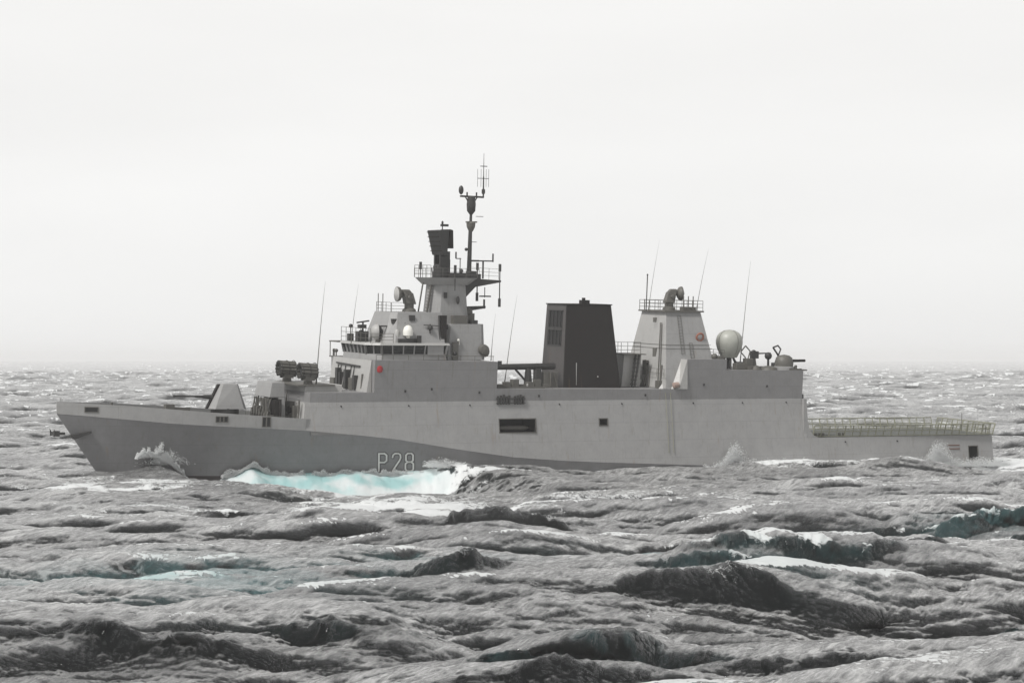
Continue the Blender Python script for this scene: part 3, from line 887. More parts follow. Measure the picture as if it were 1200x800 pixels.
# ------------------------------------------------------------------ foredeck: gun turret
gun = bpy.data.objects.new('gun_turret', None); C.objects.link(gun); gun.parent = ship; gun.location = (-36.9, 0, 0)
gun['label'] = 'faceted grey naval gun on the foredeck with its barrel level'
mb = MB(); mb.lathe((0, 0, 6.2), [(1.75, 0), (1.75, .45), (1.45, .5), (1.45, 1.1)], n=28); mb.build('gun_base', GD, gun, smooth=True)
b_ = [(-1.85, -.55), (-1.45, -1.35), (1.55, -1.55), (1.95, -1.1), (1.95, 1.1), (1.55, 1.55), (-1.45, 1.35), (-1.85, .55)]
t_ = [(-0.55, -.45), (-0.40, -.75), (0.95, -.95), (1.15, -.7), (1.15, .7), (0.95, .95), (-0.40, .75), (-0.55, .45)]
MB().poly(b_, t_, 7.25, 9.78).build('gun_shield', G, gun)
MB().prism([(-2.05, 7.25), (-1.75, 7.25), (-0.5, 9.75), (-0.8, 9.75)], -0.24, 0.24).build('gun_slot', BK, gun)
mb = MB(); mb.tube((-1.3, 0, 8.42), (-2.3, 0, 8.46), .26, .20, 12); mb.tube((-2.2, 0, 8.45), (-3.2, 0, 8.50), .15, .12, 12); mb.tube((-3.1, 0, 8.5), (-5.35, 0, 8.55), .085, .08, 10); mb.tube((-5.3, 0, 8.55), (-5.5, 0, 8.56), .12, .12, 10)
mb.build('gun_barrel', GD, gun, smooth=True)

# deckhouse just ahead of the bridge block, with racks and pipes on its front
mb = MB()
mb.frus((-32.9, -31.2, -2.3, 2.4), (-32.6, -31.2, -2.2, 2.2), 8.45, 10.0)
mb.frus((-31.9, -31.2, -2.6, 2.6), (-31.9, -31.2, -2.3, 2.3), 5.6, 8.45)
mb.build('missile_launcher_housing', G, ship, bevel=0.05)
rnd = random.Random(4)
mb = MB()
for i in range(18):
    y = -2.7 + i * 0.30; x = -32.9 + rnd.uniform(-.3, .5)
    mb.tube((x, y, 5.7), (x + rnd.uniform(-.5, .5), y + rnd.uniform(-.3, .3), 8.4), rnd.uniform(.04, .12), n=6)
for i in range(7):
    y = -2.9 + i * .8; mb.box(-33.3, -32.6, y, y + .4, 5.7, 6.5 + rnd.random())
    mb.tube((-33.4, y, 6.4), (-32.8, y + .5, 8.3), .07)
mb.rail([(-33.6, -3.0, 5.7), (-33.6, 3.0, 5.7)], 1.1)
mb.build('deck_rack', GM, ship)
mb = MB()
for i in range(6): mb.tube((-31.95, -3.0 + i * .42, 5.7), (-31.95, -3.0 + i * .42, 8.3), .13)
mb.box(-32.5, -31.95, -2.9, -1.4, 5.7, 8.2)
mb.build('hose_locker', BK, ship)

# block carrying the two rocket launchers
mb = MB(); mb.frus((-30.1, -25.6, -4.6, 4.2), (-29.6, -25.6, -4.0, 3.8), 5.4, 9.82); mb.build('launcher_block', GL, ship, bevel=0.05)
mb = MB(); mb.frus((-29.72, -23.2, -5.9, -3.2), (-29.6, -23.2, -5.7, -3.2), 5.3, 8.6)
mb.frus((-29.72, -23.2, 3.2, 5.9), (-29.6, -23.2, 3.2, 5.7), 5.3, 8.6); mb.build('side_bulkhead', GL, ship)
mb = MB()
def fx(z): return -30.1 + (z - 5.4) / 4.42 * 0.5 - 0.03
for i in range(4): mb.tube((fx(8.8) - .05, -2.8, 7.9 + i * .32), (fx(8.8) - .05, -2.0, 7.9 + i * .32), .03)
mb.box(-30.35, -29.8, -1.4, -0.4, 6.3, 8.0); mb.box(-30.3, -29.8, -2.6, -1.9, 5.6, 7.6)
mb.tube((-30.2, .4, 5.6), (-30.0, .4, 9.0), .07); mb.tube((-30.3, 1.6, 6.0), (-30.1, 1.6, 8.6), .12); mb.box(-30.5, -29.9, 1.9, 2.8, 6.0, 8.4)
mb.box(-30.6, -29.9, -4.6, 1.0, 5.45, 5.8); mb.tube((-30.3, -3.8, 6.0), (-30.2, -3.8, 8.2), .1); mb.tube((-30.3, -4.2, 6.0), (-30.3, -3.3, 8.0), .06)
mb.build('front_fitting', GM, ship)
mb = MB()
for i in range(5): mb.box(-30.5, -30.1, -4.4 + i * .95, -3.8 + i * .95, 5.5, 5.95)
mb.build('deck_locker', BK, ship)
MB().lathe((-30.15, -1.1, 7.1), [(0.0, 0), (0.42, 0.02), (.42, .25), (.3, .35)], axis=(-1, 0, 0)).build('hatch', BK, ship)

def launcher(y):
    e_ = bpy.data.objects.new('rocket_launcher', None); C.objects.link(e_); e_.parent = ship; e_.location = (-29.0, y, 9.8)
    mb = MB(); mb.tube((0, 0, 0), (0, 0, .55), .55, .4, 14); mb.box(-.5, .5, -.75, -.55, .4, 1.5); mb.box(-.5, .5, .55, .75, .4, 1.5)
    mb.build('pedestal', GM, e_)
    for i in range(12):
        a = R(-60 + i * 300 / 11 + 0); rr = .78
        cy, cz = rr * math.sin(math.pi + a) * 1.0, 1.25 - rr * math.cos(math.pi + a) * -1.0
        cy = rr * math.sin(R(-150 + i * 300 / 11)); cz = 1.35 + rr * math.cos(R(-150 + i * 300 / 11)) * .9
        t = MB(); t.tube((-.95, cy, cz + .06), (.85, cy, cz - .06), .16, n=10)
        tb = t.build('launch_tube', GM, e_, smooth=True)
        MB().tube((-.97, cy, cz + .06), (-.8, cy, cz + .055), .15, n=10).build('muzzle', VO, e_)
    mb = MB()
    for x in (-.8, 0, .75):
        pts = [(x, .97 * math.sin(R(-150 + k * 15)), 1.35 + .88 * math.cos(R(-150 + k * 15))) for k in range(21)]
        mb.path(pts, .035)
    mb.box(-.7, .7, -.45, .45, .9, 1.7)
    mb.build('cradle', GD, e_)
    return e_
launcher(-3.0)['label'] = 'port rocket launcher, nearer of the two'; launcher(3.3)['label'] = 'starboard rocket launcher, farther of the two'
MB().box(-30.6, -26.5, -4.4, 4.4, 9.72, 9.84).build('launcher_platform', GM, ship)

# ------------------------------------------------------------------ bridge
MB().add([(-22.96, -5.5, 9.1), (-22.96, 5.5, 9.1), (-22.96, 5.45, 12.4), (-22.96, -5.45, 12.4), (-23.5, 5.5, 9.1), (-23.5, -5.5, 9.1)],
         [(0, 1, 2, 3), (4, 5, 3, 2), (5, 0, 3), (4, 1, 2), (0, 1, 4, 5)]).build('superstructure_front', GL, ship)  # paler than the sides: its sunlit look is in the colour
def ff(z): return -23.5 + (z - 9.1) / 3.3 * 0.54 - 0.02
mb = MB()
mb.tube((ff(11.7) - .1, -2.8, 11.65), (ff(11.7) - .1, 3.9, 11.8), .09)
for y in (3.4, 2.6, 1.3, -.3, -1.2): mb.tube((ff(9.4) - .05, y, 9.3), (ff(11.5) - .05, y, 11.6), .05)
mb.box(-23.75, -23.3, 2.3, 2.9, 9.2, 11.3); mb.box(-23.7, -23.2, 1.7, 2.0, 9.2, 10.9); mb.box(-23.7, -23.2, -2.5, -1.9, 9.2, 10.7); mb.box(-23.8, -23.2, -.2, .35, 9.2, 11.2)
mb.build('front_door_fitting', GD, ship)
mb = MB(); mb.box(-23.6, -23.2, -1.6, -.5, 9.15, 10.4); mb.tube((-23.4, -3.8, 9.4), (-23.3, -3.8, 10.9), .12); mb.box(-23.7, -23.3, 3.4, 4.6, 9.2, 10.2)
mb.build('vent_box', GM, ship)
# pilot house: a window band between a sill wall and an overhanging roof
hb = [(-22.7, -3.2), (-21.5, -4.6), (-14.3, -4.6), (-14.3, 4.6), (-21.5, 4.6), (-22.7, 3.2)]
sc = lambda pts, k, dx=0: [(x * 1.0 + dx + (k if x < -18 else -k) * -1, y + (k if y > 0 else -k)) for x, y in pts]
MB().poly(sc(hb, .06), hb, 12.38, 12.98).build('pilot_house', G, ship)
mb = MB(); mb.poly(sc(hb, -.12), sc(hb, .08), 12.985, 13.88); mb.build('bridge_windows', GLS, ship)
mb = MB()
def post(p, q, w_=.12):
    mb.tube((p[0], p[1], 12.97), (q[0], q[1], 13.9), w_, n=4)
ob, ot = sc(hb, -.04), sc(hb, .12)
segs = [(0, 1, 2), (1, 2, 6), (5, 0, 6), (4, 5, 2), (3, 4, 6)]
for i, j, k in segs:
    for t in range(k + 1):
        u_ = t / k
        post((ob[i][0] + (ob[j][0] - ob[i][0]) * u_, ob[i][1] + (ob[j][1] - ob[i][1]) * u_), (ot[i][0] + (ot[j][0] - ot[i][0]) * u_, ot[i][1] + (ot[j][1] - ot[i][1]) * u_), .15 if t in (0, k) else .09)
mb.box(-16.4, -14.6, -4.75, -4.5, 12.9, 13.9)
mb.build('window_mullion', G, ship)
mb = MB(); mb.poly(sc(hb, .35), sc(hb, .25), 13.9, 14.12); mb.build('bridge_roof', GL, ship)
mb = MB(); mb.box(-22.9, -19.5, 4.5, 7.0, 13.92, 14.05); mb.tube((-22.8, 6.9, 12.4), (-22.8, 6.9, 13.95), .05); mb.tube((-22.8, 6.0, 12.4), (-22.8, 6.0, 13.2), .05)
mb.box(-22.9, -19.5, 5.4, 6.9, 12.3, 12.42)
for y in (5.6, 6.2): mb.ball((-22.6, y, 13.0), .2); mb.tube((-22.6, y, 12.4), (-22.6, y, 12.9), .07)
mb.build('bridge_wing', GM, ship)
mb = MB(); mb.rail([(-22.6, -4.2, 14.1), (-22.6, 4.2, 14.1)], 1.5, 1.3, .03); mb.rail([(-22.6, -4.2, 14.1), (-20.2, -4.5, 14.1)], 1.0, 1.2, .03)
mb.build('roof_railing', GM, ship)
mb = MB()
mb.tube((-22.0, 3.0, 14.1), (-22.0, 3.0, 15.6), .06); mb.box(-22.3, -21.8, 2.6, 3.3, 14.1, 14.9); mb.ball((-22.0, 3.0, 15.7), .22)
mb.tube((-21.5, .8, 14.1), (-21.5, .8, 16.2), .1); mb.box(-22.2, -21.0, .4, 1.2, 14.1, 15.2); mb.box(-22.0, -21.2, .5, 1.1, 15.5, 15.9); mb.tube((-22.2, .8, 16.1), (-20.8, .8, 16.3), .08); mb.ball((-21.5, 1.2, 15.0), .35)
mb.tube((-19.0, -2.4, 14.1), (-19.0, -2.4, 16.1), .07); mb.box(-20.9, -17.6, -2.5, -2.3, 15.75, 15.9); mb.box(-18.3, -17.7, -2.9, -2.3, 14.1, 15.9)
mb.ball((-18.0, -3.0, 14.9), .36); mb.box(-18.4, -17.5, -3.4, -2.8, 14.1, 14.6); mb.tube((-18.5, -3.1, 14.1), (-18.3, -3.0, 16.2), .06)
mb.box(-17.3, -16.9, -4.2, -3.9, 14.1, 14.9)
mb.build('roof_instrument', GD, ship)
sr = bpy.data.objects.new('navigation_dish', None); C.objects.link(sr); sr.parent = ship; sr.location = (-20.6, -1.4, 14.1)
MB().tube((0, 0, 0), (0, 0, .7), .35, .25, 12).build('pedestal', GM, sr)
MB().lathe((-.35, 0, 1.1), [(.1, -.5), (.55, -.35), (.8, -.05), (.82, .25)], axis=(1, -.2, 0)).build('cover', GL, sr, smooth=True)
MB().lathe((.0, 0, 1.1), [(.1, -.1), (.75, 0), (.55, .25), (.1, .4)], axis=(1, -.2, 0)).build('dish', VO, sr, smooth=True)
mb = MB(); mb.lathe((-19.25, -3.2, 14.1), [(.22, 0), (.25, .1), (.25, 1.25), (.12, 1.42)], n=12); mb.build('white_canister', GL, ship, smooth=True)

# house above the pilot house with the forward director on top
MB().poly([(-20.6, -2.9), (-19.6, -3.6), (-14.0, -3.6), (-14.0, 3.6), (-19.6, 3.6), (-20.6, 2.9)], [(-19.6, -2.2), (-19.0, -2.7), (-14.0, -2.8), (-14.0, 2.8), (-19.0, 2.7), (-19.6, 2.2)], 14.12, 17.3).build('upper_bridge_house', G, ship)
mb = MB(); mb.box(-19.3, -17.0, -3.75, -3.3, 14.15, 14.55); mb.tube((-14.6, -3.3, 15.9), (-16.3, -3.3, 16.0), .04); mb.ball((-15.6, -3.45, 15.7), .28, n=10); mb.tube((-15.6, -3.4, 15.1), (-15.6, -3.4, 16.1), .07)
mb.box(-19.7, -19.2, -2.9, -2.3, 16.1, 16.6); mb.box(-17.8, -17.2, -3.1, -2.8, 16.4, 17.0)
mb.path([(-14.5, -3.45, 14.3), (-14.5, -3.2, 17)], .1); mb.path([(-16.9, -3.45, 14.3), (-16.9, -3.1, 15.9)], .05)
mb.build('house_fitting', GD, ship)
MB().box(-14.35, -13.75, -3.5, -2.6, 12.4, 17.0).build('cable_trunk', BK, ship)
mb = MB(); mb.lathe((-18.2, -3.65, 14.6), [(.12, 0), (.25, .12), (.2, .2), (.52, .3), (.55, .75), (.42, 1.15), (.2, 1.33), (.02, 1.38)], n=18); mb.build('satellite_radome', WH, ship, smooth=True)
mb = MB(); mb.rail([(-19.5, -2.0, 17.3), (-19.5, 2.0, 17.3)], 1.0, 1.3, .03); mb.rail([(-19.5, -2.2, 17.3), (-18.2, -2.6, 17.3)], 1.0, 1.3, .03)
for y in (0.5, 1.8): mb.tube((-19.4, y, 17.3), (-19.4, y, 19.2), .05)
mb.build('house_railing', GM, ship)
def director(loc, face, name='fire_control_radar'):
    e_ = bpy.data.objects.new(name, None); C.objects.link(e_); e_.parent = ship; e_.location = loc; e_.rotation_euler = (0, 0, face)
    MB().lathe((0, 0, 0), [(.75, 0), (.7, .25), (.5, .4), (.5, .8), (.62, .9)], n=16).build('pedestal', GM, e_, smooth=True)
    mb = MB(); mb.frus((-.45, .6, -.6, .6), (-.75, .25, -.5, .5), .8, 2.0); mb.frus((-.75, .2, -.4, .4), (-.8, -.1, -.3, .3), 2.0, 2.35); mb.tube((-.2, -.75, 1.5), (-.2, .75, 1.5), .22)
    mb.build('director_body', GM, e_, bevel=.06)
    mb = MB(); mb.lathe((-1.35, 0, 1.85), [(.78, -.1), (.8, 0), (.72, .22), (.45, .42), (.15, .5), (.15, .7)], axis=(1, 0, 0), n=22); mb.build('dish', GM, e_, smooth=True)
    MB().lathe((-1.47, 0, 1.85), [(.05, -.28), (.72, .0), (.74, .015)], axis=(1, 0, 0), n=22).build('dish_cover', GL, e_, smooth=True)
    return e_
director((-16.6, 0.0, 17.3), 0)['label'] = 'forward fire control radar, its dish facing ahead'

# ------------------------------------------------------------------ main mast
oc = lambda x0, x1, y, c: [(x0, -y + c), (x0 + c, -y), (x1 - c, -y), (x1, -y + c), (x1, y - c), (x1 - c, y), (x0 + c, y), (x0, y - c)]
MB().poly(oc(-13.9, -8.9, 3.0, .5), oc(-13.3, -8.95, 2.6, .45), 12.3, 16.1).build('mast_base_house', G, ship)
MB().poly(oc(-15.0, -10.0, 2.1, .8), oc(-14.2, -10.6, 1.7, .65), 12.35, 20.4).build('mast_tower', G, ship)
mb = MB(); mb.prism([(-15.0, 17.3), (-14.5, 20.4), (-14.35, 20.4), (-14.85, 17.3)], -1.0, -.75)
for i in range(9): mb.box(-15.05 + i * .055, -14.85 + i * .055, -1.2, -.5, 17.4 + i * .33, 17.48 + i * .33)
mb.prism([(-15.3, 17.3), (-14.8, 20.4), (-14.7, 20.4), (-15.2, 17.3)], .6, .8)
mb.build('mast_ladder', GM, ship)
mb = MB(); mb.ball((-11.9, -2.1, 18.6), .2, 2.2, 8, 6); mb.box(-13.4, -13.1, -2.0, -1.6, 18.8, 19.4); mb.tube((-12.6, -2.7, 12.5), (-13.2, -2.3, 16.0), .1); mb.ball((-12.6, -3.1, 13.0), .25)
mb.tube((-13.9, -2.85, 14.0), (-13.4, -2.6, 16.0), .09); mb.box(-10.3, -9.6, -2.2, -1.4, 16.1, 16.5)
mb.build('mast_fitting', GD, ship)
mb = MB(); mb.ball((-12.2, -3.05, 14.4), .16); mb.box(-12.1, -12.0, -2.98, -2.9, 13.9, 14.5); mb.build('deck_lamp', WH, ship, smooth=True)
mb = MB(); mb.lathe((-9.3, -3.1, 13.4), [(.1, -.5), (.5, -.4), (.6, 0), (.5, .4), (.1, .5)], axis=(0, 1, 0)); mb.ball((-8.9, -2.6, 13.2), .5, 1.2); mb.build('hose_reel', GM, ship, smooth=True)
mb = MB(); mb.ball((-10.0, -.5, 17.3), .5, 1.0); mb.box(-12.6, -11.0, -2.6, -1.8, 16.1, 17.0); mb.box(-10.6, -9.4, -.9, .3, 16.1, 17.2); mb.build('mast_equipment', GM, ship, smooth=False)
# platform with corbel and the long yard pointing aft
mb = MB(); mb.poly(oc(-14.6, -10.4, 1.9, .6), oc(-15.2, -9.6, 2.5, .6), 20.2, 20.95); mb.build('mast_platform', G, ship)
mb = MB(); mb.prism([(-10.6, 20.2), (-9.3, 20.9), (-6.2, 20.75), (-6.2, 20.55), (-9.2, 20.0), (-10.6, 18.6)], -.55, .3); mb.build('yard', GD, ship)
mb = MB(); mb.prism([(-10.7, 17.9), (-10.7, 17.3), (-7.9, 17.75), (-7.9, 18.0)], -.4, .2); mb.tube((-7.95, -.1, 17.7), (-7.95, -.1, 18.7), .11); mb.build('lower_yard', GD, ship)
def stick(name, p, z0, z1, r=.09, cap=.16, mat=GD):
    m = MB(); m.tube((p[0], p[1], z0), (p[0], p[1], z1), r * .55, n=8)
    m.tube((p[0], p[1], z1 - .8), (p[0], p[1], z1), cap, n=8)
    if name == 'yard_antenna': m.tube((p[0], p[1], z0), (p[0], p[1], z0 + .9), cap, n=8)
    return m.build(name, mat, ship)
stick('yard_antenna', (-6.15, -.1), 17.9, 22.5, .12)
stick('yard_antenna', (-8.8, -.1), 18.5, 22.6, .13)
stick('mast_antenna', (-15.1, .6), 20.9, 22.6)
stick('mast_antenna', (-12.4, -2.4), 19.6, 22.3)
mb = MB(); mb.rail([(-15.1, -2.2, 20.95), (-15.1, 2.2, 20.95)], 1.3, 1.1, .03); mb.rail([(-15.1, -2.3, 20.95), (-9.8, -2.4, 20.95)], 1.0, 1.2, .025); mb.rail([(-9.8, -.3, 20.95), (-6.3, -.1, 20.8)], 1.15, 1.2, .022)
mb.rail([(-15.1, 2.3, 20.95), (-9.8, 2.4, 20.95)], 1.0, 1.2, .025)
mb.build('platform_railing', GM, ship)
mb = MB()
for i in range(6): mb.tube((-14.8 + i * .25, -2.0 + i * .2, 20.9), (-14.9 + i * .25, -2.0 + i * .2, 22.0 + .2 * (i % 2)), .05)
mb.box(-12.3, -10.2, -1.6, .8, 20.9, 21.5); mb.ball((-10.4, -1.3, 21.2), .35); mb.ball((-11.3, -1.5, 21.7), .22); mb.box(-10.0, -9.2, -.8, .2, 20.8, 21.7)
mb.box(-9.4, -8.6, -.6, .1, 20.7, 21.4)
mb.build('platform_equipment', GD, ship)
mb = MB(); mb.tube((-11.4, -1.4, 21), (-11.4, -1.4, 23.0), .05); mb.tube((-11.9, -1.4, 23.0), (-11.3, -1.4, 23.0), .05); mb.tube((-11.9, -1.4, 23.0), (-11.9, -1.4, 23.7), .09)
mb.tube((-8.6, 0, 22.8), (-6.9, 0, 22.8), .07); mb.tube((-9.6, 0, 22.8), (-8.6, 0, 22.8), .09); mb.tube((-6.95, 0, 22.7), (-6.95, 0, 23.6), .09); mb.tube((-8.1, 0, 20.9), (-8.1, 0, 22.8), .10)
mb.tube((-7.9, -.1, 20.0), (-7.9, -.1, 18.9), .05); mb.box(-8.5, -7.2, -.2, .0, 18.95, 19.1)
mb.build('aerial_bracket', GD, ship)
# surveillance radar
rd = bpy.data.objects.new('surveillance_radar', None); C.objects.link(rd); rd.parent = ship; rd.location = (-12.9, 0.2, 20.9); rd.scale = (.88, .85, .98); rd.rotation_euler = (0, 0, R(10))
rd['label'] = 'dark tilted panel radar on the mast platform'
mb = MB(); mb.poly(oc(-.95, .95, .9, .3), oc(-.7, .7, .65, .2), 0, 1.5); mb.box(-.6, .8, -.75, -.5, 1.3, 2.9); mb.box(-.6, .8, .5, .75, 1.3, 2.9)
mb.tube((0, -.8, 2.6), (0, .8, 2.6), .3); mb.box(.5, 1.0, -.5, .5, .2, 2.0)
mb.build('pedestal', GD, rd)
mb = MB(); mb.add([(-.55, -1.25, 2.5), (-.55, 1.25, 2.5), (-1.25, 1.35, 5.15), (-1.25, -1.35, 5.15), (.15, -1.15, 2.4), (.15, 1.15, 2.4), (.35, 1.25, 5.25), (.35, -1.25, 5.25)],
                  [(0, 1, 2, 3), (4, 5, 6, 7), (0, 1, 5, 4), (1, 2, 6, 5), (2, 3, 7, 6), (3, 0, 4, 7)]); mb.build('antenna_panel', GD, rd, bevel=.05)
mb = MB(); mb.add([(.3, -1.1, 3.6), (.3, .9, 3.6), (.45, 1.0, 5.3), (.45, -1.3, 5.3), (1.15, -1.0, 3.2), (1.15, .8, 3.2), (1.0, .9, 5.2), (1.0, -1.1, 5.2)],
                  [(0, 1, 2, 3), (4, 5, 6, 7), (0, 1, 5, 4), (1, 2, 6, 5), (2, 3, 7, 6), (3, 0, 4, 7)]); mb.build('electronics_box', BK, rd, bevel=.05)
mb = MB(); mb.tube((.1, 0, 5.2), (.1, 0, 5.9), .07); mb.box(-.1, .9, -.15, .15, 5.6, 5.85); mb.ball((.1, 0, 6.0), .14, 1.5); mb.build('identification_antenna', GD, rd)
for i in range(5):
    z = 2.9 + i * .5
    MB().box(-.75 - (z - 2.5) * .265, -.6 - (z - 2.5) * .265, -1.2, 1.2, z, z + .08).build('panel_rib', BK, rd)
# pole mast
mb = MB(); mb.tube((-9.75, 0, 20.6), (-9.65, 0, 26.3), .27, .2, 12); mb.tube((-9.65, 0, 26.2), (-9.6, 0, 28.2), .16, .14, 12)
mb.build('pole_mast', GD, ship, smooth=True)
mb = MB(); mb.lathe((-9.6, 0, 25.9), [(.22, 0), (.45, .5), (.5, .9), (.3, 1.1)], n=12); mb.box(-10.1, -9.0, -.3, .3, 26.85, 27.0); mb.build('lamp_bracket', GM, ship)
mb = MB(); mb.lathe((-9.6, 0, 27.7), [(.15, 0), (.45, .4), (.5, 1.1), (.42, 1.8), (.2, 2.0)], n=14); mb.build('direction_finder', GD, ship, smooth=True)
mb = MB(); mb.tube((-10.9, 0, 29.65), (-8.15, 0, 29.6), .10); mb.tube((-10.3, 0, 29.6), (-9.7, 0, 28.7), .07); mb.tube((-8.9, 0, 29.6), (-9.5, 0, 28.7), .07); mb.tube((-10.1, 0, 29.6), (-10.1, 0, 30.1), .09); mb.tube((-9.0, 0, 29.6), (-9.0, 0, 30.1), .09)
mb.box(-9.0, -8.2, -.1, .1, 27.5, 27.56); mb.build('crossbar', GD, ship)
mb = MB(); mb.ball((-10.8, 0, 30.3), .27, 1.8, 12, 8); mb.build('beacon', GD, ship, smooth=True)
mb = MB(); mb.tube((-8.2, 0, 29.6), (-8.2, 0, 31.8), .09, .07); mb.tube((-8.2, 0, 31.8), (-8.2, 0, 34.3), .05, .02); mb.lathe((-8.2, 0, 29.9), [(.1, 0), (.2, .15), (.2, .5), (.1, .6)], n=8)
mb.tube((-8.9, 0, 31.6), (-7.6, 0, 31.6), .035); mb.tube((-8.6, 0, 32.9), (-7.8, 0, 32.9), .045)
for x in (-8.9, -7.6, -8.5, -7.9): mb.tube((x, 0, 30.7), (x, 0, 32.6), .022)
mb.build('topmast_aerial', GD, ship)
mb = MB(); mb.ball((-10.1, 0, 24.0), .18); mb.tube((-10.1, 0, 24), (-9.7, 0, 23.9), .05); mb.tube((-9.6, 0, 24.8), (-8.9, 0, 24.8), .03); mb.build('mast_lamp', GD, ship)

# ------------------------------------------------------------------ side lamp, whip aerials
MB().lathe((-22.35, -6.05, 11.5), [(.1, -.42), (.32, -.28), (.39, 0), (.32, .28), (.1, .4)], n=14).build('port_side_light', RED, ship, smooth=True, label='red navigation light at the forward corner')
def whip(a, b, r=.055):
    m = MB(); a = Vector(a); b = Vector(b)
    m.tube(a, a + (b - a) * .12, r * 1.6, r * 1.2, 6); k = 6
    for i in range(k):
        t0, t1 = .12 + .88 * i / k, .12 + .88 * (i + 1) / k
        bend = lambda t: a + (b - a) * t + Vector((.25 * t * t, 0, 0))
        m.tube(bend(t0), bend(t1), r * (1.15 - t0), r * (1.15 - t1), 6)
    return m.build('whip_aerial', GM, ship)
whip((-27.7, -2, 9.8), (-27.1, -2, 20.4)); whip((-23.9, -2, 14.0), (-23.4, -2, 20.2), .035)
whip((-7.9, -2, 12.2), (-7.7, -2, 17.2), .035); whip((-6.3, -2, 9.4), (-5.2, -2, 19.2), .045)
whip((11.2, -1.5, 17.6), (12.2, -1.5, 25.4), .03); whip((16.9, -2, 17.5), (18.1, -2, 24.6), .035); whip((22.6, -2, 11.3), (23.5, -2, 23.3), .05)
mb = MB(); mb.tube((11.2, -1.0, 17.6), (11.3, -1.0, 21.5), .06); mb.ball((11.3, -1.0, 21.6), .1); mb.build('wind_gauge_pole', GD, ship)

# ------------------------------------------------------------------ boat crane and gear amidships
mb = MB(); mb.tube((-8.3, -2.6, 11.55), (-.4, -2.0, 11.6), .30, .36, 8); mb.tube((-3.7, -2.4, 9.3), (-3.7, -2.4, 11.4), .5, .3, 10); mb.tube((-5.2, -2.4, 11.3), (-3.8, -2.4, 9.9), .12); mb.tube((-8.1, -2.6, 11.6), (-8.0, -2.6, 9.6), .08)
mb.box(-8.9, -7.6, -2.9, -2.2, 11.2, 12.1); mb.box(-2.9, -2.3, -2.8, -2.0, 9.3, 11.4); mb.box(-7.3, -6.9, -2.6, -2.4, 11.8, 12.2)
mb.build('boat_crane', GD, ship)
mb = MB(); mb.ball((-8.3, -2.6, 10.5), .45, 1.2); mb.box(-8.7, -8.0, -2.9, -2.3, 9.4, 10.3); mb.build('crane_hook_block', GD, ship)
mb = MB()
for i, x in enumerate(frange(-7.8, -2.4, 6)): mb.box(x, x + .7, -3.6 + .2 * (i % 2), -2.8, 9.38, 9.75 + .25 * ((i * 7) % 3))
mb.box(-8.2, -2.6, -4.4, -4.2, 9.35, 9.55)
mb.build('deck_store', GM, ship)
mb = MB(); mb.box(-2.0, -.4, -2.9, -1.6, 9.3, 11.0); mb.tube((-1.3, -3.0, 9.4), (-1.3, -3.0, 11), .1); mb.tube((-.5, -3.0, 9.4), (-.9, -3.0, 11), .07); mb.build('fan_housing', GM, ship)
mb = MB(); mb.lathe((-3.9, -3.3, 9.6), [(.05, -.1), (.38, -.08), (.38, .2), (.1, .25)], axis=(0, -1, 0)); mb.build('raft_marker', GL, ship)
mb = MB(); 
for y in (-1.2, -.7, .2): mb.ball((-9.6, y, 12.9), .16, 1.3); mb.tube((-9.6, y, 12.3), (-9.6, y, 12.8), .14)
mb.build('deck_vent', GD, ship)
mb = MB(); mb.rail([(-6.5, -5.3, 9.35), (-2.2, -5.3, 9.35)], .35, 1.2, .02, bars=1); mb.build('low_rail', GM, ship)

# ------------------------------------------------------------------ funnel
fun = bpy.data.objects.new('funnel', None); C.objects.link(fun); fun.parent = ship
fun['label'] = 'black slab sided funnel with dull grey louvred front'
bq = (0.3, 7.35, -2.75, 2.75); tq = (0.75, 6.2, -2.35, 2.35)
MB().frus(bq, tq, 9.2, 18.25).build('funnel_casing', BK, fun, bevel=.08)
def fface(y, z, off=.0):
    t = (z - 9.2) / 9.05; return .3 + .45 * t - off
fgrey = new_mat('grey_funnel_front', (0.060, 0.054, 0.052), 0.5, dirt=.3, streak=.4)
mb = MB(); hw = lambda z: 2.75 - .4 * (z - 9.2) / 9.05
mb.add([(fface(0, 9.25, .03), -hw(9.25), 9.25), (fface(0, 9.25, .03), hw(9.25), 9.25), (fface(0, 18.2, .03), hw(18.2), 18.2), (fface(0, 18.2, .03), -hw(18.2), 18.2),
        (fface(0, 9.25, -.05), -hw(9.25), 9.25), (fface(0, 9.25, -.05), hw(9.25), 9.25), (fface(0, 18.2, -.05), hw(18.2), 18.2), (fface(0, 18.2, -.05), -hw(18.2), 18.2)],
       [(0, 1, 2, 3), (0, 1, 5, 4), (1, 2, 6, 5), (2, 3, 7, 6), (3, 0, 4, 7)])
mb.build('front_plate', fgrey, fun)
for z0, z1 in ((15.75, 17.6), (13.85, 15.5)):
    o = MB().add([(fface(0, z0, .05), -1.75, z0), (fface(0, z0, .05), 1.75, z0), (fface(0, z1, .05), 1.75, z1), (fface(0, z1, .05), -1.75, z1), (fface(0, z0), -1.75, z0), (fface(0, z0), 1.75, z0), (fface(0, z1), 1.75, z1), (fface(0, z1), -1.75, z1)],
                 [(0, 1, 2, 3), (0, 1, 5, 4), (1, 2, 6, 5), (2, 3, 7, 6), (3, 0, 4, 7)]).build('intake_louvre', VO, fun)
    mb = MB()
    for i in range(4):
        y = -1.75 + 3.5 * (i + .5) / 4; mb.tube((fface(0, z0, .09), y, z0), (fface(0, z1, .09), y, z1), .05, n=4)
    mb.tube((fface(0, z0, .09), -1.8, z0), (fface(0, z0, .09), 1.8, z0), .06, n=4); mb.tube((fface(0, z1, .09), -1.8, z1), (fface(0, z1, .09), 1.8, z1), .06, n=4)
    mb.build('louvre_bar', GD, fun)
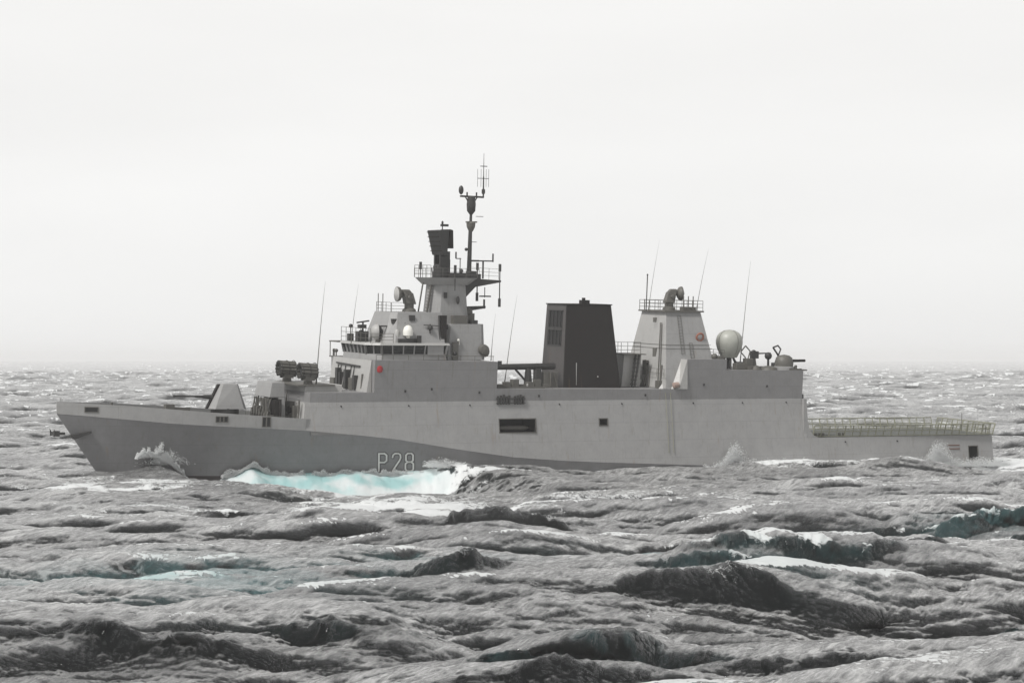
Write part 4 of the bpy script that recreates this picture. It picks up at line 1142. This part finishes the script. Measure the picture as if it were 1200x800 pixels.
mb = MB(); mb.box(3.0, 3.9, -1.7, -.9, 18.1, 18.75); mb.tube((3.4, -1.2, 18.7), (3.4, -1.2, 19.0), .2); mb.build('exhaust_cap', BK, fun)
mb = MB(); mb.poly([(.6, -2.4), (6.3, -2.4), (6.3, 2.4), (.6, 2.4)], [(.6, -2.4), (6.3, -2.4), (6.3, 2.4), (.6, 2.4)], 18.22, 18.33); mb.build('cap_rim', BK, fun)
mb = MB(); mb.ball((4.5, -2.75, 10.5), .08); mb.box(1.9, 1.95, -2.74, -2.6, 9.6, 12.0); mb.build('funnel_lamp', GL, fun)

# gear between the funnel and the aft tower
mb = MB(); mb.frus((8.3, 10.6, -1.0, 2.4), (8.7, 10.8, -.8, 2.2), 9.3, 12.9); mb.build('ventilation_house', GL, ship)
mb = MB(); mb.rail([(8.2, -1.0, 12.9), (10.6, -1.0, 12.9)], 1.3, .8, .03); mb.rail([(8.2, -1.0, 12.9), (8.2, 2.2, 12.9)], 1.3, .8, .03); mb.build('house_rail', GM, ship)
mb = MB(); mb.box(8.2, 11.0, -1.6, 2.6, 12.82, 12.92); mb.build('house_platform', GM, ship)
mb = MB(); mb.tube((9.2, -1.7, 9.3), (9.9, -1.2, 12.8), .12); mb.tube((9.5, -1.8, 9.3), (10.3, -1.3, 12.8), .12)
for i in range(7): mb.box(9.1 + i * .1, 9.7 + i * .1, -1.9 + i * .07, -1.5 + i * .07, 9.6 + i * .45, 9.68 + i * .45)
mb.build('inclined_ladder', GD, ship)

# ------------------------------------------------------------------ aft tower
MB().frus((11.6, 18.4, -5.15, 5.15), (12.75, 17.0, -2.85, 2.85), 9.25, 17.55).build('aft_tower', G, ship)
def tf(z): return 11.6 + 1.15 * (z - 9.25) / 8.3
mb = MB()
mb.add([(tf(9.3) - .03, -5.1, 9.3), (tf(9.3) - .03, 5.1, 9.3), (tf(17.5) - .03, 2.83, 17.5), (tf(17.5) - .03, -2.83, 17.5),
        (tf(9.3) + .05, -5.1, 9.3), (tf(9.3) + .05, 5.1, 9.3), (tf(17.5) + .05, 2.83, 17.5), (tf(17.5) + .05, -2.83, 17.5)], [(0, 1, 2, 3), (0, 1, 5, 4), (1, 2, 6, 5), (2, 3, 7, 6), (3, 0, 4, 7)])
mb.build('aft_tower_front', GL, ship)  # thin paler skin, sunlight on the tower front painted in
mb = MB(); mb.box(12.4, 17.3, -3.1, 3.1, 17.55, 17.72); mb.build('tower_cap', GM, ship)
mb = MB()
def twy(z): return 5.15 - 2.3 * (z - 9.25) / 8.3
for z in (14.0, 13.6):
    a = (tf(z) - .06, -twy(z) - .04, z); mb.path([(tf(z) - .06, twy(z), z), a, (18.2 - .8 * (z - 12) / 4, -twy(z) - .04, z)], .02)
mb.build('handrail', GM, ship)
mb = MB(); mb.box(tf(11) - .35, tf(11), -.6, .2, 10.6, 12.2); mb.tube((tf(9.4) - .2, -.4, 9.4), (tf(12) - .1, -.4, 11), .15); mb.path([(tf(9.4) - .1, -1.3, 9.3), (tf(11.3) - .1, -1.1, 11.4)], .06)
mb.path([(tf(9.4) - .1, -3.9, 9.3), (tf(11.3) - .1, -3.7, 11.8)], .11); mb.box(tf(10) - .4, tf(10), -4.1, -3.2, 9.3, 10.1); mb.box(tf(16.6) - .06, tf(16.6), -.9, -.1, 16.2, 16.9)
mb.rail([(11.3, -5.2, 10.5), (11.3, 3, 10.5)], .9, 1.6, .03, 2); mb.box(11.1, 11.6, 1.5, 3.2, 9.3, 10.6)
mb.build('tower_fitting', GM, ship)
mb = MB(); mb.lathe((tf(11.4) - .1, -.2, 11.8), [(.05, -.1), (.4, -.05), (.45, .2), (.1, .3)], axis=(-1, 0, 0)); mb.build('searchlight', BK, ship)
mb = MB(); mb.ball((11.6, 2.6, 10.0), .4); mb.ball((11.5, .9, 9.8), .35); mb.tube((11.3, 4.0, 9.6), (11.3, 3.0, 9.6), .3); mb.build('raft_canister', WH, ship, smooth=True)
mb = MB(); mb.lathe((12.6, -5.55, 9.7), [(.1, -.4), (.3, -.3), (.3, .3), (.1, .4)], axis=(1, 0, .1)); mb.build('faded_canister', new_mat('faded_orange', (0.30, 0.22, 0.19), .6), ship, smooth=True)
def ring(c, Rr, r, nrm, name, mat):
    m = MB(); d = Vector(nrm).normalized(); u = d.orthogonal().normalized(); w_ = d.cross(u); c = Vector(c)
    m.path([c + (u * math.cos(t * math.pi / 9) + w_ * math.sin(t * math.pi / 9)) * Rr for t in range(19)], r, 8)
    return m.build(name, mat, ship, smooth=True)
ring((16.5, -twy(14.8) - .12, 14.85), .42, .11, (0, -1, -.25), 'lifebuoy', ORG)
mb = MB(); mb.rail([(12.5, -3.0, 17.72), (12.5, 3.0, 17.72)], 1.1, 1.1, .035); mb.rail([(12.5, -3.0, 17.72), (17.2, -3.0, 17.72), (17.2, 3.0, 17.72), (12.5, 3.0, 17.72)], 1.1, 1.3, .03)
for x in (15.6, 16.2, 16.8): mb.tube((x, -1.5, 17.7), (x, -1.5, 19.3), .06)
mb.box(15.4, 17.0, -1.8, -1.0, 17.7, 18.1); mb.tube((12.6, 2, 17.7), (12.6, 2, 18.9), .06)
mb.build('tower_railing', GM, ship)
director((14.6, 0, 17.72), R(180 - 12))['label'] = 'aft fire control radar, its dish facing astern'

# ------------------------------------------------------------------ hangar roof gear
dm = bpy.data.objects.new('satellite_dome', None); C.objects.link(dm); dm.parent = ship; dm.location = (21.2, -2.0, 11.27); dm.scale = (.98, .98, .92)
dm['label'] = 'large egg shaped radome on a braced stand'
MB().lathe((0, 0, 1.35), [(.5, 0), (.9, .05), (1.12, .5), (1.38, 1.1), (1.52, 1.7), (1.53, 2.1), (1.42, 2.6), (1.12, 3.02), (.62, 3.32), (.02, 3.42)], n=32).build('radome', DM, dm, smooth=True)
mb = MB()
for a in range(6):
    t = a * math.pi / 3 + .2; mb.tube((1.35 * math.cos(t), 1.35 * math.sin(t), 0), (.5 * math.cos(t), .5 * math.sin(t), 1.45), .09)
mb.tube((0, 0, 0), (0, 0, 1.5), .32, n=12); mb.box(-1.6, -.9, -.9, .2, 0, .6); mb.box(.5, 1.3, -1.0, -.3, 0, .9)
mb.build('stand', GD, dm)
mb = MB(); 
for t in (.2, math.pi / 2 + .2, math.pi + .2, -math.pi / 2 + .2):
    pr = [(1.13, .5), (1.39, 1.1), (1.53, 1.7), (1.54, 2.1), (1.43, 2.6), (1.13, 3.02), (.63, 3.32)]
    mb.path([(r * math.cos(t), r * math.sin(t), 1.35 + h) for r, h in pr], .025)
mb.build('seam', GM, dm)
mb = MB(); mb.rail([(18.9, -5.0, 12.48), (18.9, 0, 12.48)], 1.0, 1.2, .03); mb.ball((18.0, -4.4, 12.75), .35); mb.box(17.4, 18.4, -3.8, -3.2, 12.48, 12.95); mb.box(18.2, 18.8, -5.0, -4.6, 12.48, 12.8); mb.build('roof_step_railing', GM, ship)
# machine gun mounts, decoy launchers, lockers
def mount(loc, rz, name, lab=None):
    e_ = bpy.data.objects.new(name, None); C.objects.link(e_); e_.parent = ship; e_.location = loc; e_.rotation_euler = (0, 0, rz)
    MB().tube((0, 0, 0), (0, 0, 1.2), .42, .25, 12).build('pedestal', GM, e_)
    mb = MB(); mb.box(-.3, .5, -.3, .3, 1.2, 2.0); mb.ball((.0, 0, 1.85), .32); mb.build('receiver', GD, e_)
    MB().tube((.4, 0, 1.75), (2.2, 0, 1.8), .09, .06).build('barrel', GD, e_)
    return e_
mount((24.0, -2.6, 11.27), 0, 'optical_gun_mount')
mb = MB(); mb.tube((22.7, -3.2, 11.3), (22.6, -3.2, 12.6), .08); mb.path([(22.6, -3.2, 12.6), (22.0, -3.2, 13.2), (22.6, -3.2, 13.9), (23.2, -3.2, 13.3), (22.9, -3.2, 12.3), (22.6, -3.2, 11.4)], .07); mb.build('davit_arm', GM, ship)
mb = MB(); mb.tube((27.2, -2.6, 11.3), (27.2, -2.6, 13.0), .2, .12); mb.path([(27.2, -2.6, 12.8), (26.5, -2.6, 13.7), (27.1, -2.6, 13.9)], .10); mb.path([(27.2, -2.6, 12.8), (27.5, -2.6, 13.5), (27.1, -2.6, 13.95)], .08); mb.box(26.8, 27.6, -3.0, -2.3, 11.3, 12.0); mb.build('refuelling_arm', GD, ship)
mb = MB(); mb.ball((25.9, -2.6, 12.75), .42, 1.0); mb.tube((25.9, -2.6, 11.3), (25.9, -2.6, 12.6), .13); mb.box(26.4, 27.4, -3.4, -2.4, 11.3, 12.0); mb.box(24.9, 26.0, -3.0, -2.2, 11.27, 11.6); mb.ball((26.9, -3.0, 11.8), .45); mb.build('signal_lamp', GD, ship)
mb = MB(); mb.lathe((23.3, -4.4, 11.3), [(.02, .5), (.5, .35), (.6, 0)], n=12); mb.lathe((24.9, -4.4, 11.27), [(1.0, 0), (.9, .25), (.5, .42), (.02, .48)], n=16); mb.box(22.3, 23.0, -4.6, -4.0, 11.27, 11.7); mb.build('raft_cover', GM, ship, smooth=True)
mb = MB(); mb.box(22.5, 23.4, -3.6, -2.8, 11.27, 12.5); mb.box(20.9, 22.0, -4.2, -3.3, 11.27, 12.0); mb.build('roof_locker', GM, ship, bevel=.05)
ck = bpy.data.objects.new('rapid_fire_gun', None); C.objects.link(ck); ck.parent = ship; ck.location = (28.0, -4.2, 11.27)
ck['label'] = 'round grey close range gun pointing astern at the hangar corner'
MB().lathe((-1.0, 0, 0), [(1.15, 0), (1.15, .35), (1.05, .4)], n=24).build('gun_ring', G, ck, smooth=True)
MB().lathe((-1.0, 0, .4), [(1.02, 0), (1.05, .45), (.9, .95), (.55, 1.2), (.02, 1.3)], n=24).build('gun_cover', GM, ck, smooth=True)
MB().tube((-.2, 0, 1.0), (1.7, 0, 1.02), .17, .15, 10).build('gun_barrels', BK, ck)
mb = MB(); mb.box(27.0, 28.6, -5.4, -5.2, 11.27, 11.45); mb.tube((28.1, -4.9, 11.3), (28.1, -4.9, 11.8), .16); mb.box(28.5, 29.3, -5.4, -3.5, 11.2, 11.34); mb.build('roof_edge_fitting', GM, ship)
mb = MB(); mb.box(28.69, 28.95, -5.3, -5.1, 7.9, 8.6); mb.build('corner_lamp', GD, ship)
mb = MB()
for x in (11.35, 11.95):
    mb.tube((x, -side_y(x, 8.2) - .05, 8.9), (x + .05, -side_y(x, 2.0) - .03, 2.4), .03)
mb.build('drain_pipe', NET, ship)

# ------------------------------------------------------------------ flight deck nets
def net(pa, pb, outw, name='safety_net'):
    """rows of hinged net frames raised along the deck edge"""
    e_ = MB(); fine = MB()
    pa = Vector(pa); pb = Vector(pb); d = (pb - pa); Ln = d.length; k = max(1, round(Ln / 1.02)); up = Vector((0, 0, 1.25)) + Vector(outw)
    for i in range(k + 1):
        p = pa + d * i / k; e_.tube(p - Vector(outw) * .2, p + up, .055 if i % 2 else .075, n=6)
    for j in (0.03, .48, 1.0): e_.tube(pa + up * j, pb + up * j, .05 if j < 1 else .06, n=6)
    m = int(Ln / .17)
    for i in range(m + 1):
        p = pa + d * i / m; fine.tube(p, p + up, .012, n=3)
    for j in range(1, 8): fine.tube(pa + up * j / 8, pb + up * j / 8, .012, n=3)
    o = e_.build(name, NET, ship); fine.build('net_mesh', NET, o, whole=True)
    return o
net((29.9, -5.9, 3.85), (53.7, -5.75, 3.85), (0, -.30, 0))['label'] = 'row of upright net frames along the near flight deck edge'
net((29.9, 5.9, 3.85), (53.7, 5.75, 3.85), (0, .30, 0))['label'] = 'row of upright net frames along the far flight deck edge'
net((54.2, -5.8, 3.85), (54.2, 5.8, 3.85), (.3, 0, 0))['label'] = 'row of net frames across the stern'
mb = MB()
for x in (30.3, 30.8, 31.2, 33.4, 33.9): mb.box(x, x + .22, -5.8, -5.5, 3.82, 4.25)
mb.build('deck_cleat', GD, ship)
mb = MB()
for z in (2.2, 2.6): mb.box(48.0, 49.6, -side_y(49, z) - .06, -side_y(49, z) + .05, z, z + .12)
mb.build('stern_rubbing_strip', new_mat('rusty_metal', (0.16, .09, .07), .8, dirt=.4), ship)
mb = MB(); mb.tube((53.4, -5.5, 3.8), (53.4, -5.5, 4.8), .06); mb.tube((53.9, 0, 3.8), (53.9, 0, 6.0), .04); mb.build('stern_staff', GM, ship)

# ------------------------------------------------------------------ small fittings on the walls
rnd = random.Random(12)
for x, z in ((-16.5, 9.3), (-11.0, 8.9), (-4.0, 8.5), (8.8, 8.5), (16.0, 9.6), (24.0, 9.4), (-19.5, 9.1)):
    y = -side_y(x, z)
    MB().box(x, x + .16, y - .10, y + .05, z, z + .24).build('wall_lamp', GD, ship)
for x in (-26.5, -19.0, -12.0, -1.5, 6.0, 14.8, 21.0, 26.6, 34.0, 41.0):
    z = 7.75 if x < 29 else 3.3
    y = -side_y(x, z)
    MB().tube((x, y + .03, z), (x, y - .12, z - .06), .07, n=8).build('scupper', VO, ship)
for x0, x1, z0, z1 in ((-14.9, -14.1, 12.95, 14.9), (-12.9, -12.2, 12.35, 14.2)):
    MB().box(x0, x1, -3.12, -2.98, z0, z1).build('weather_door', GM, ship)
for x, z0, z1 in ((14.2, 13.0, 17.2), (15.3, 12.6, 14.2)):
    m = MB()
    for k in (-.2, .2): m.tube((x + k, -twy(z0) - .08, z0), (x + k, -twy(z1) - .08, z1), .025, n=5)
    n_ = int((z1 - z0) / .32)
    for i in range(n_ + 1):
        z = z0 + (z1 - z0) * i / n_; m.tube((x - .2, -twy(z) - .08, z), (x + .2, -twy(z) - .08, z), .02, n=5)
    m.build('wall_ladder', GM, ship)
m = MB()
for x in (-21.8, -20.6, -18.9, -17.2, -15.5): m.tube((x, -5.55, 12.4), (x, -5.55, 12.95), .03, n=5)
m.tube((-22.5, -5.55, 12.95), (-9.2, -5.6, 12.8), .03, n=5); m.tube((-22.5, -5.55, 12.4), (-22.5, -5.55, 12.95), .03, n=5)
for x in (-13.0, -11.4, -9.3): m.tube((x, -5.58, 12.25), (x, -5.58, 12.85), .03, n=5)
m.build('deck_edge_rail', GM, ship, whole=True)
for y in (-3.9, -3.4): MB().tube((tf(9.4) - .12, y, 9.3), (tf(16) - .12, y * .62, 16.4), .05).build('pipe', GM, ship)
MB().box(tf(13.0) - .08, tf(13.0), -1.9, -1.1, 12.4, 13.6).build('vent_cover', GM, ship)

# ------------------------------------------------------------------ spray thrown up along the hull
SPM = bpy.data.materials.new('spray_droplets'); SPM.use_nodes = True
SPM.node_tree.nodes['Principled BSDF'].inputs['Base Color'].default_value = (0.93, 0.94, 0.94, 1)
SPM.node_tree.nodes['Principled BSDF'].inputs['Roughness'].default_value = 0.6
_n = SPM.node_tree; _t = _n.nodes.new('ShaderNodeBsdfTranslucent'); _t.inputs[0].default_value = (0.9, 0.92, 0.92, 1)
_m = _n.nodes.new('ShaderNodeMixShader'); _m.inputs[0].default_value = 0.3
_n.links.new(_n.nodes['Principled BSDF'].outputs[0], _m.inputs[1]); _n.links.new(_t.outputs[0], _m.inputs[2])
_n.links.new(_m.outputs[0], _n.nodes['Material Output'].inputs['Surface'])
def spray(name, label, fn, n, seed, rmin=.012, rmax=.055):
    """a cloud of small drops; fn(rng, n) gives their centres in the ship's frame"""
    rng = np.random.default_rng(seed)
    c = fn(rng, n)
    r = rmin + (rmax - rmin) * rng.random(len(c)) ** 3
    T = np.array([(1, 1, 1), (-1, -1, 1), (-1, 1, -1), (1, -1, -1)], float) * 0.75
    v = c[:, None, :] + T[None] * r[:, None, None] + rng.normal(size=(len(c), 4, 3)) * r[:, None, None] * .25
    f = np.array([(0, 1, 2), (0, 3, 1), (0, 2, 3), (1, 3, 2)])
    F = (np.arange(len(c))[:, None, None] * 4 + f[None]).reshape(-1, 3)
    me = bpy.data.meshes.new(name)
    me.vertices.add(len(c) * 4); me.vertices.foreach_set('co', v.astype(np.float32).ravel())
    me.loops.add(F.size); me.loops.foreach_set('vertex_index', F.astype(np.int32).ravel())
    me.polygons.add(len(F)); me.polygons.foreach_set('loop_start', (np.arange(len(F)) * 3).astype(np.int32))
    me.update(calc_edges=True); me.materials.append(SPM)
    o = bpy.data.objects.new(name, me); C.objects.link(o); o.matrix_world = SHIP_M
    o['kind'] = 'stuff'; o['label'] = label; o['category'] = 'spray'
    return o
hwv = np.vectorize(lambda x, z: hull_y(x, max(z, 0)))
def plume(x0, z0, hgt, wid, lean, outw, rag=5):
    """ragged fan of water: jets of their own height and direction, thinning upward"""
    def fn(rng, n):
        jets = rng.normal(size=(60, 2)); jh = rng.random(60) ** 1.0
        j = rng.integers(0, 60, n); t = rng.random(n) ** 1.4
        x = x0 + wid * jets[j, 0] * .45 * (.5 + .8 * t) + lean * t * t * jh[j] + rng.normal(size=n) * .16 * (1 + 1.5 * t)
        env = np.exp(-((x - x0 - lean * .5) / (wid * .8)) ** 2)
        z = z0 + hgt * (.15 + .85 * jh[j]) * env * (t * 1.5 - .5 * t * t) + rng.normal(size=n) * .16
        y = -(hwv(x, np.clip(z, 0, 6)) + .12 + outw * np.abs(rng.normal(size=n)) * (.4 + t))
        return np.stack([x, y, z], 1)
    return fn
def line(xa, xb, zf, hgt, outw):
    def fn(rng, n):
        x = xa + (xb - xa) * rng.random(n)
        tab = rng.random(64) ** 1.1; u = (x - xa) / abs(xb - xa) * 50; i = np.clip(u.astype(int), 0, 62); k = 1.5 * (tab[i] * (1 - (u - i)) + tab[i + 1] * (u - i))
        z = zf(x) + (hgt(x) if callable(hgt) else hgt) * (.3 + k) * rng.random(n) ** 2.2 + rng.normal(size=n) * .05
        y = -(hwv(x, np.clip(z, 0, 6)) + .1 + outw * rng.random(n))
        return np.stack([x, y, z], 1)
    return fn
spray('bow_spray', 'white spray climbing the dark bow at the crest it cuts', plume(-44.3, 1.9, 1.35, 1.7, 1.2, .4), 3900, 1)
spray('bow_spray', 'thin white spray running down the back of the bow crest', line(-46.8, -39.8, lambda x: bow_z(x) + .15, lambda x: .25 + .75 * np.exp(-((x + 44.6) / 1.8) ** 2), .8), 23400, 2)
spray('bow_wave_spray', 'feathered white lip of the turquoise bow wave below the number', line(-38.2, -15.8, lambda x: 0.45 + 1.1 * np.exp(-((x + 35.2) / 1.4) ** 2) + .35 * np.clip((x + 17.5) / 1.5, 0, 1), .45, .5), 39000, 3)
spray('side_spray', 'burst of white spray against the side below the hangar', plume(19.4, .9, 2.6, 1.6, -.4, .5), 9360, 4)
spray('side_spray', 'low white spray trailing aft of the burst below the hangar', line(15.5, 29, lambda x: .6 + 0 * x, .7, .9), 11700, 5)
spray('stern_spray', 'tall burst of white spray against the stern quarter', plume(46.4, .6, 3.0, 1.9, -.6, .6), 12480, 6)
spray('stern_spray', 'low white wash under the stern door', line(43, 55.5, lambda x: .35 + 0 * x, .7, 1.8), 15600, 7)
spray('side_spray', 'white crumbling crest just aft of the number', line(-17.5, -11.5, lambda x: 1.5 - .08 * (x + 17) ** 2 * .5, .6, 2.2), 9100, 8)
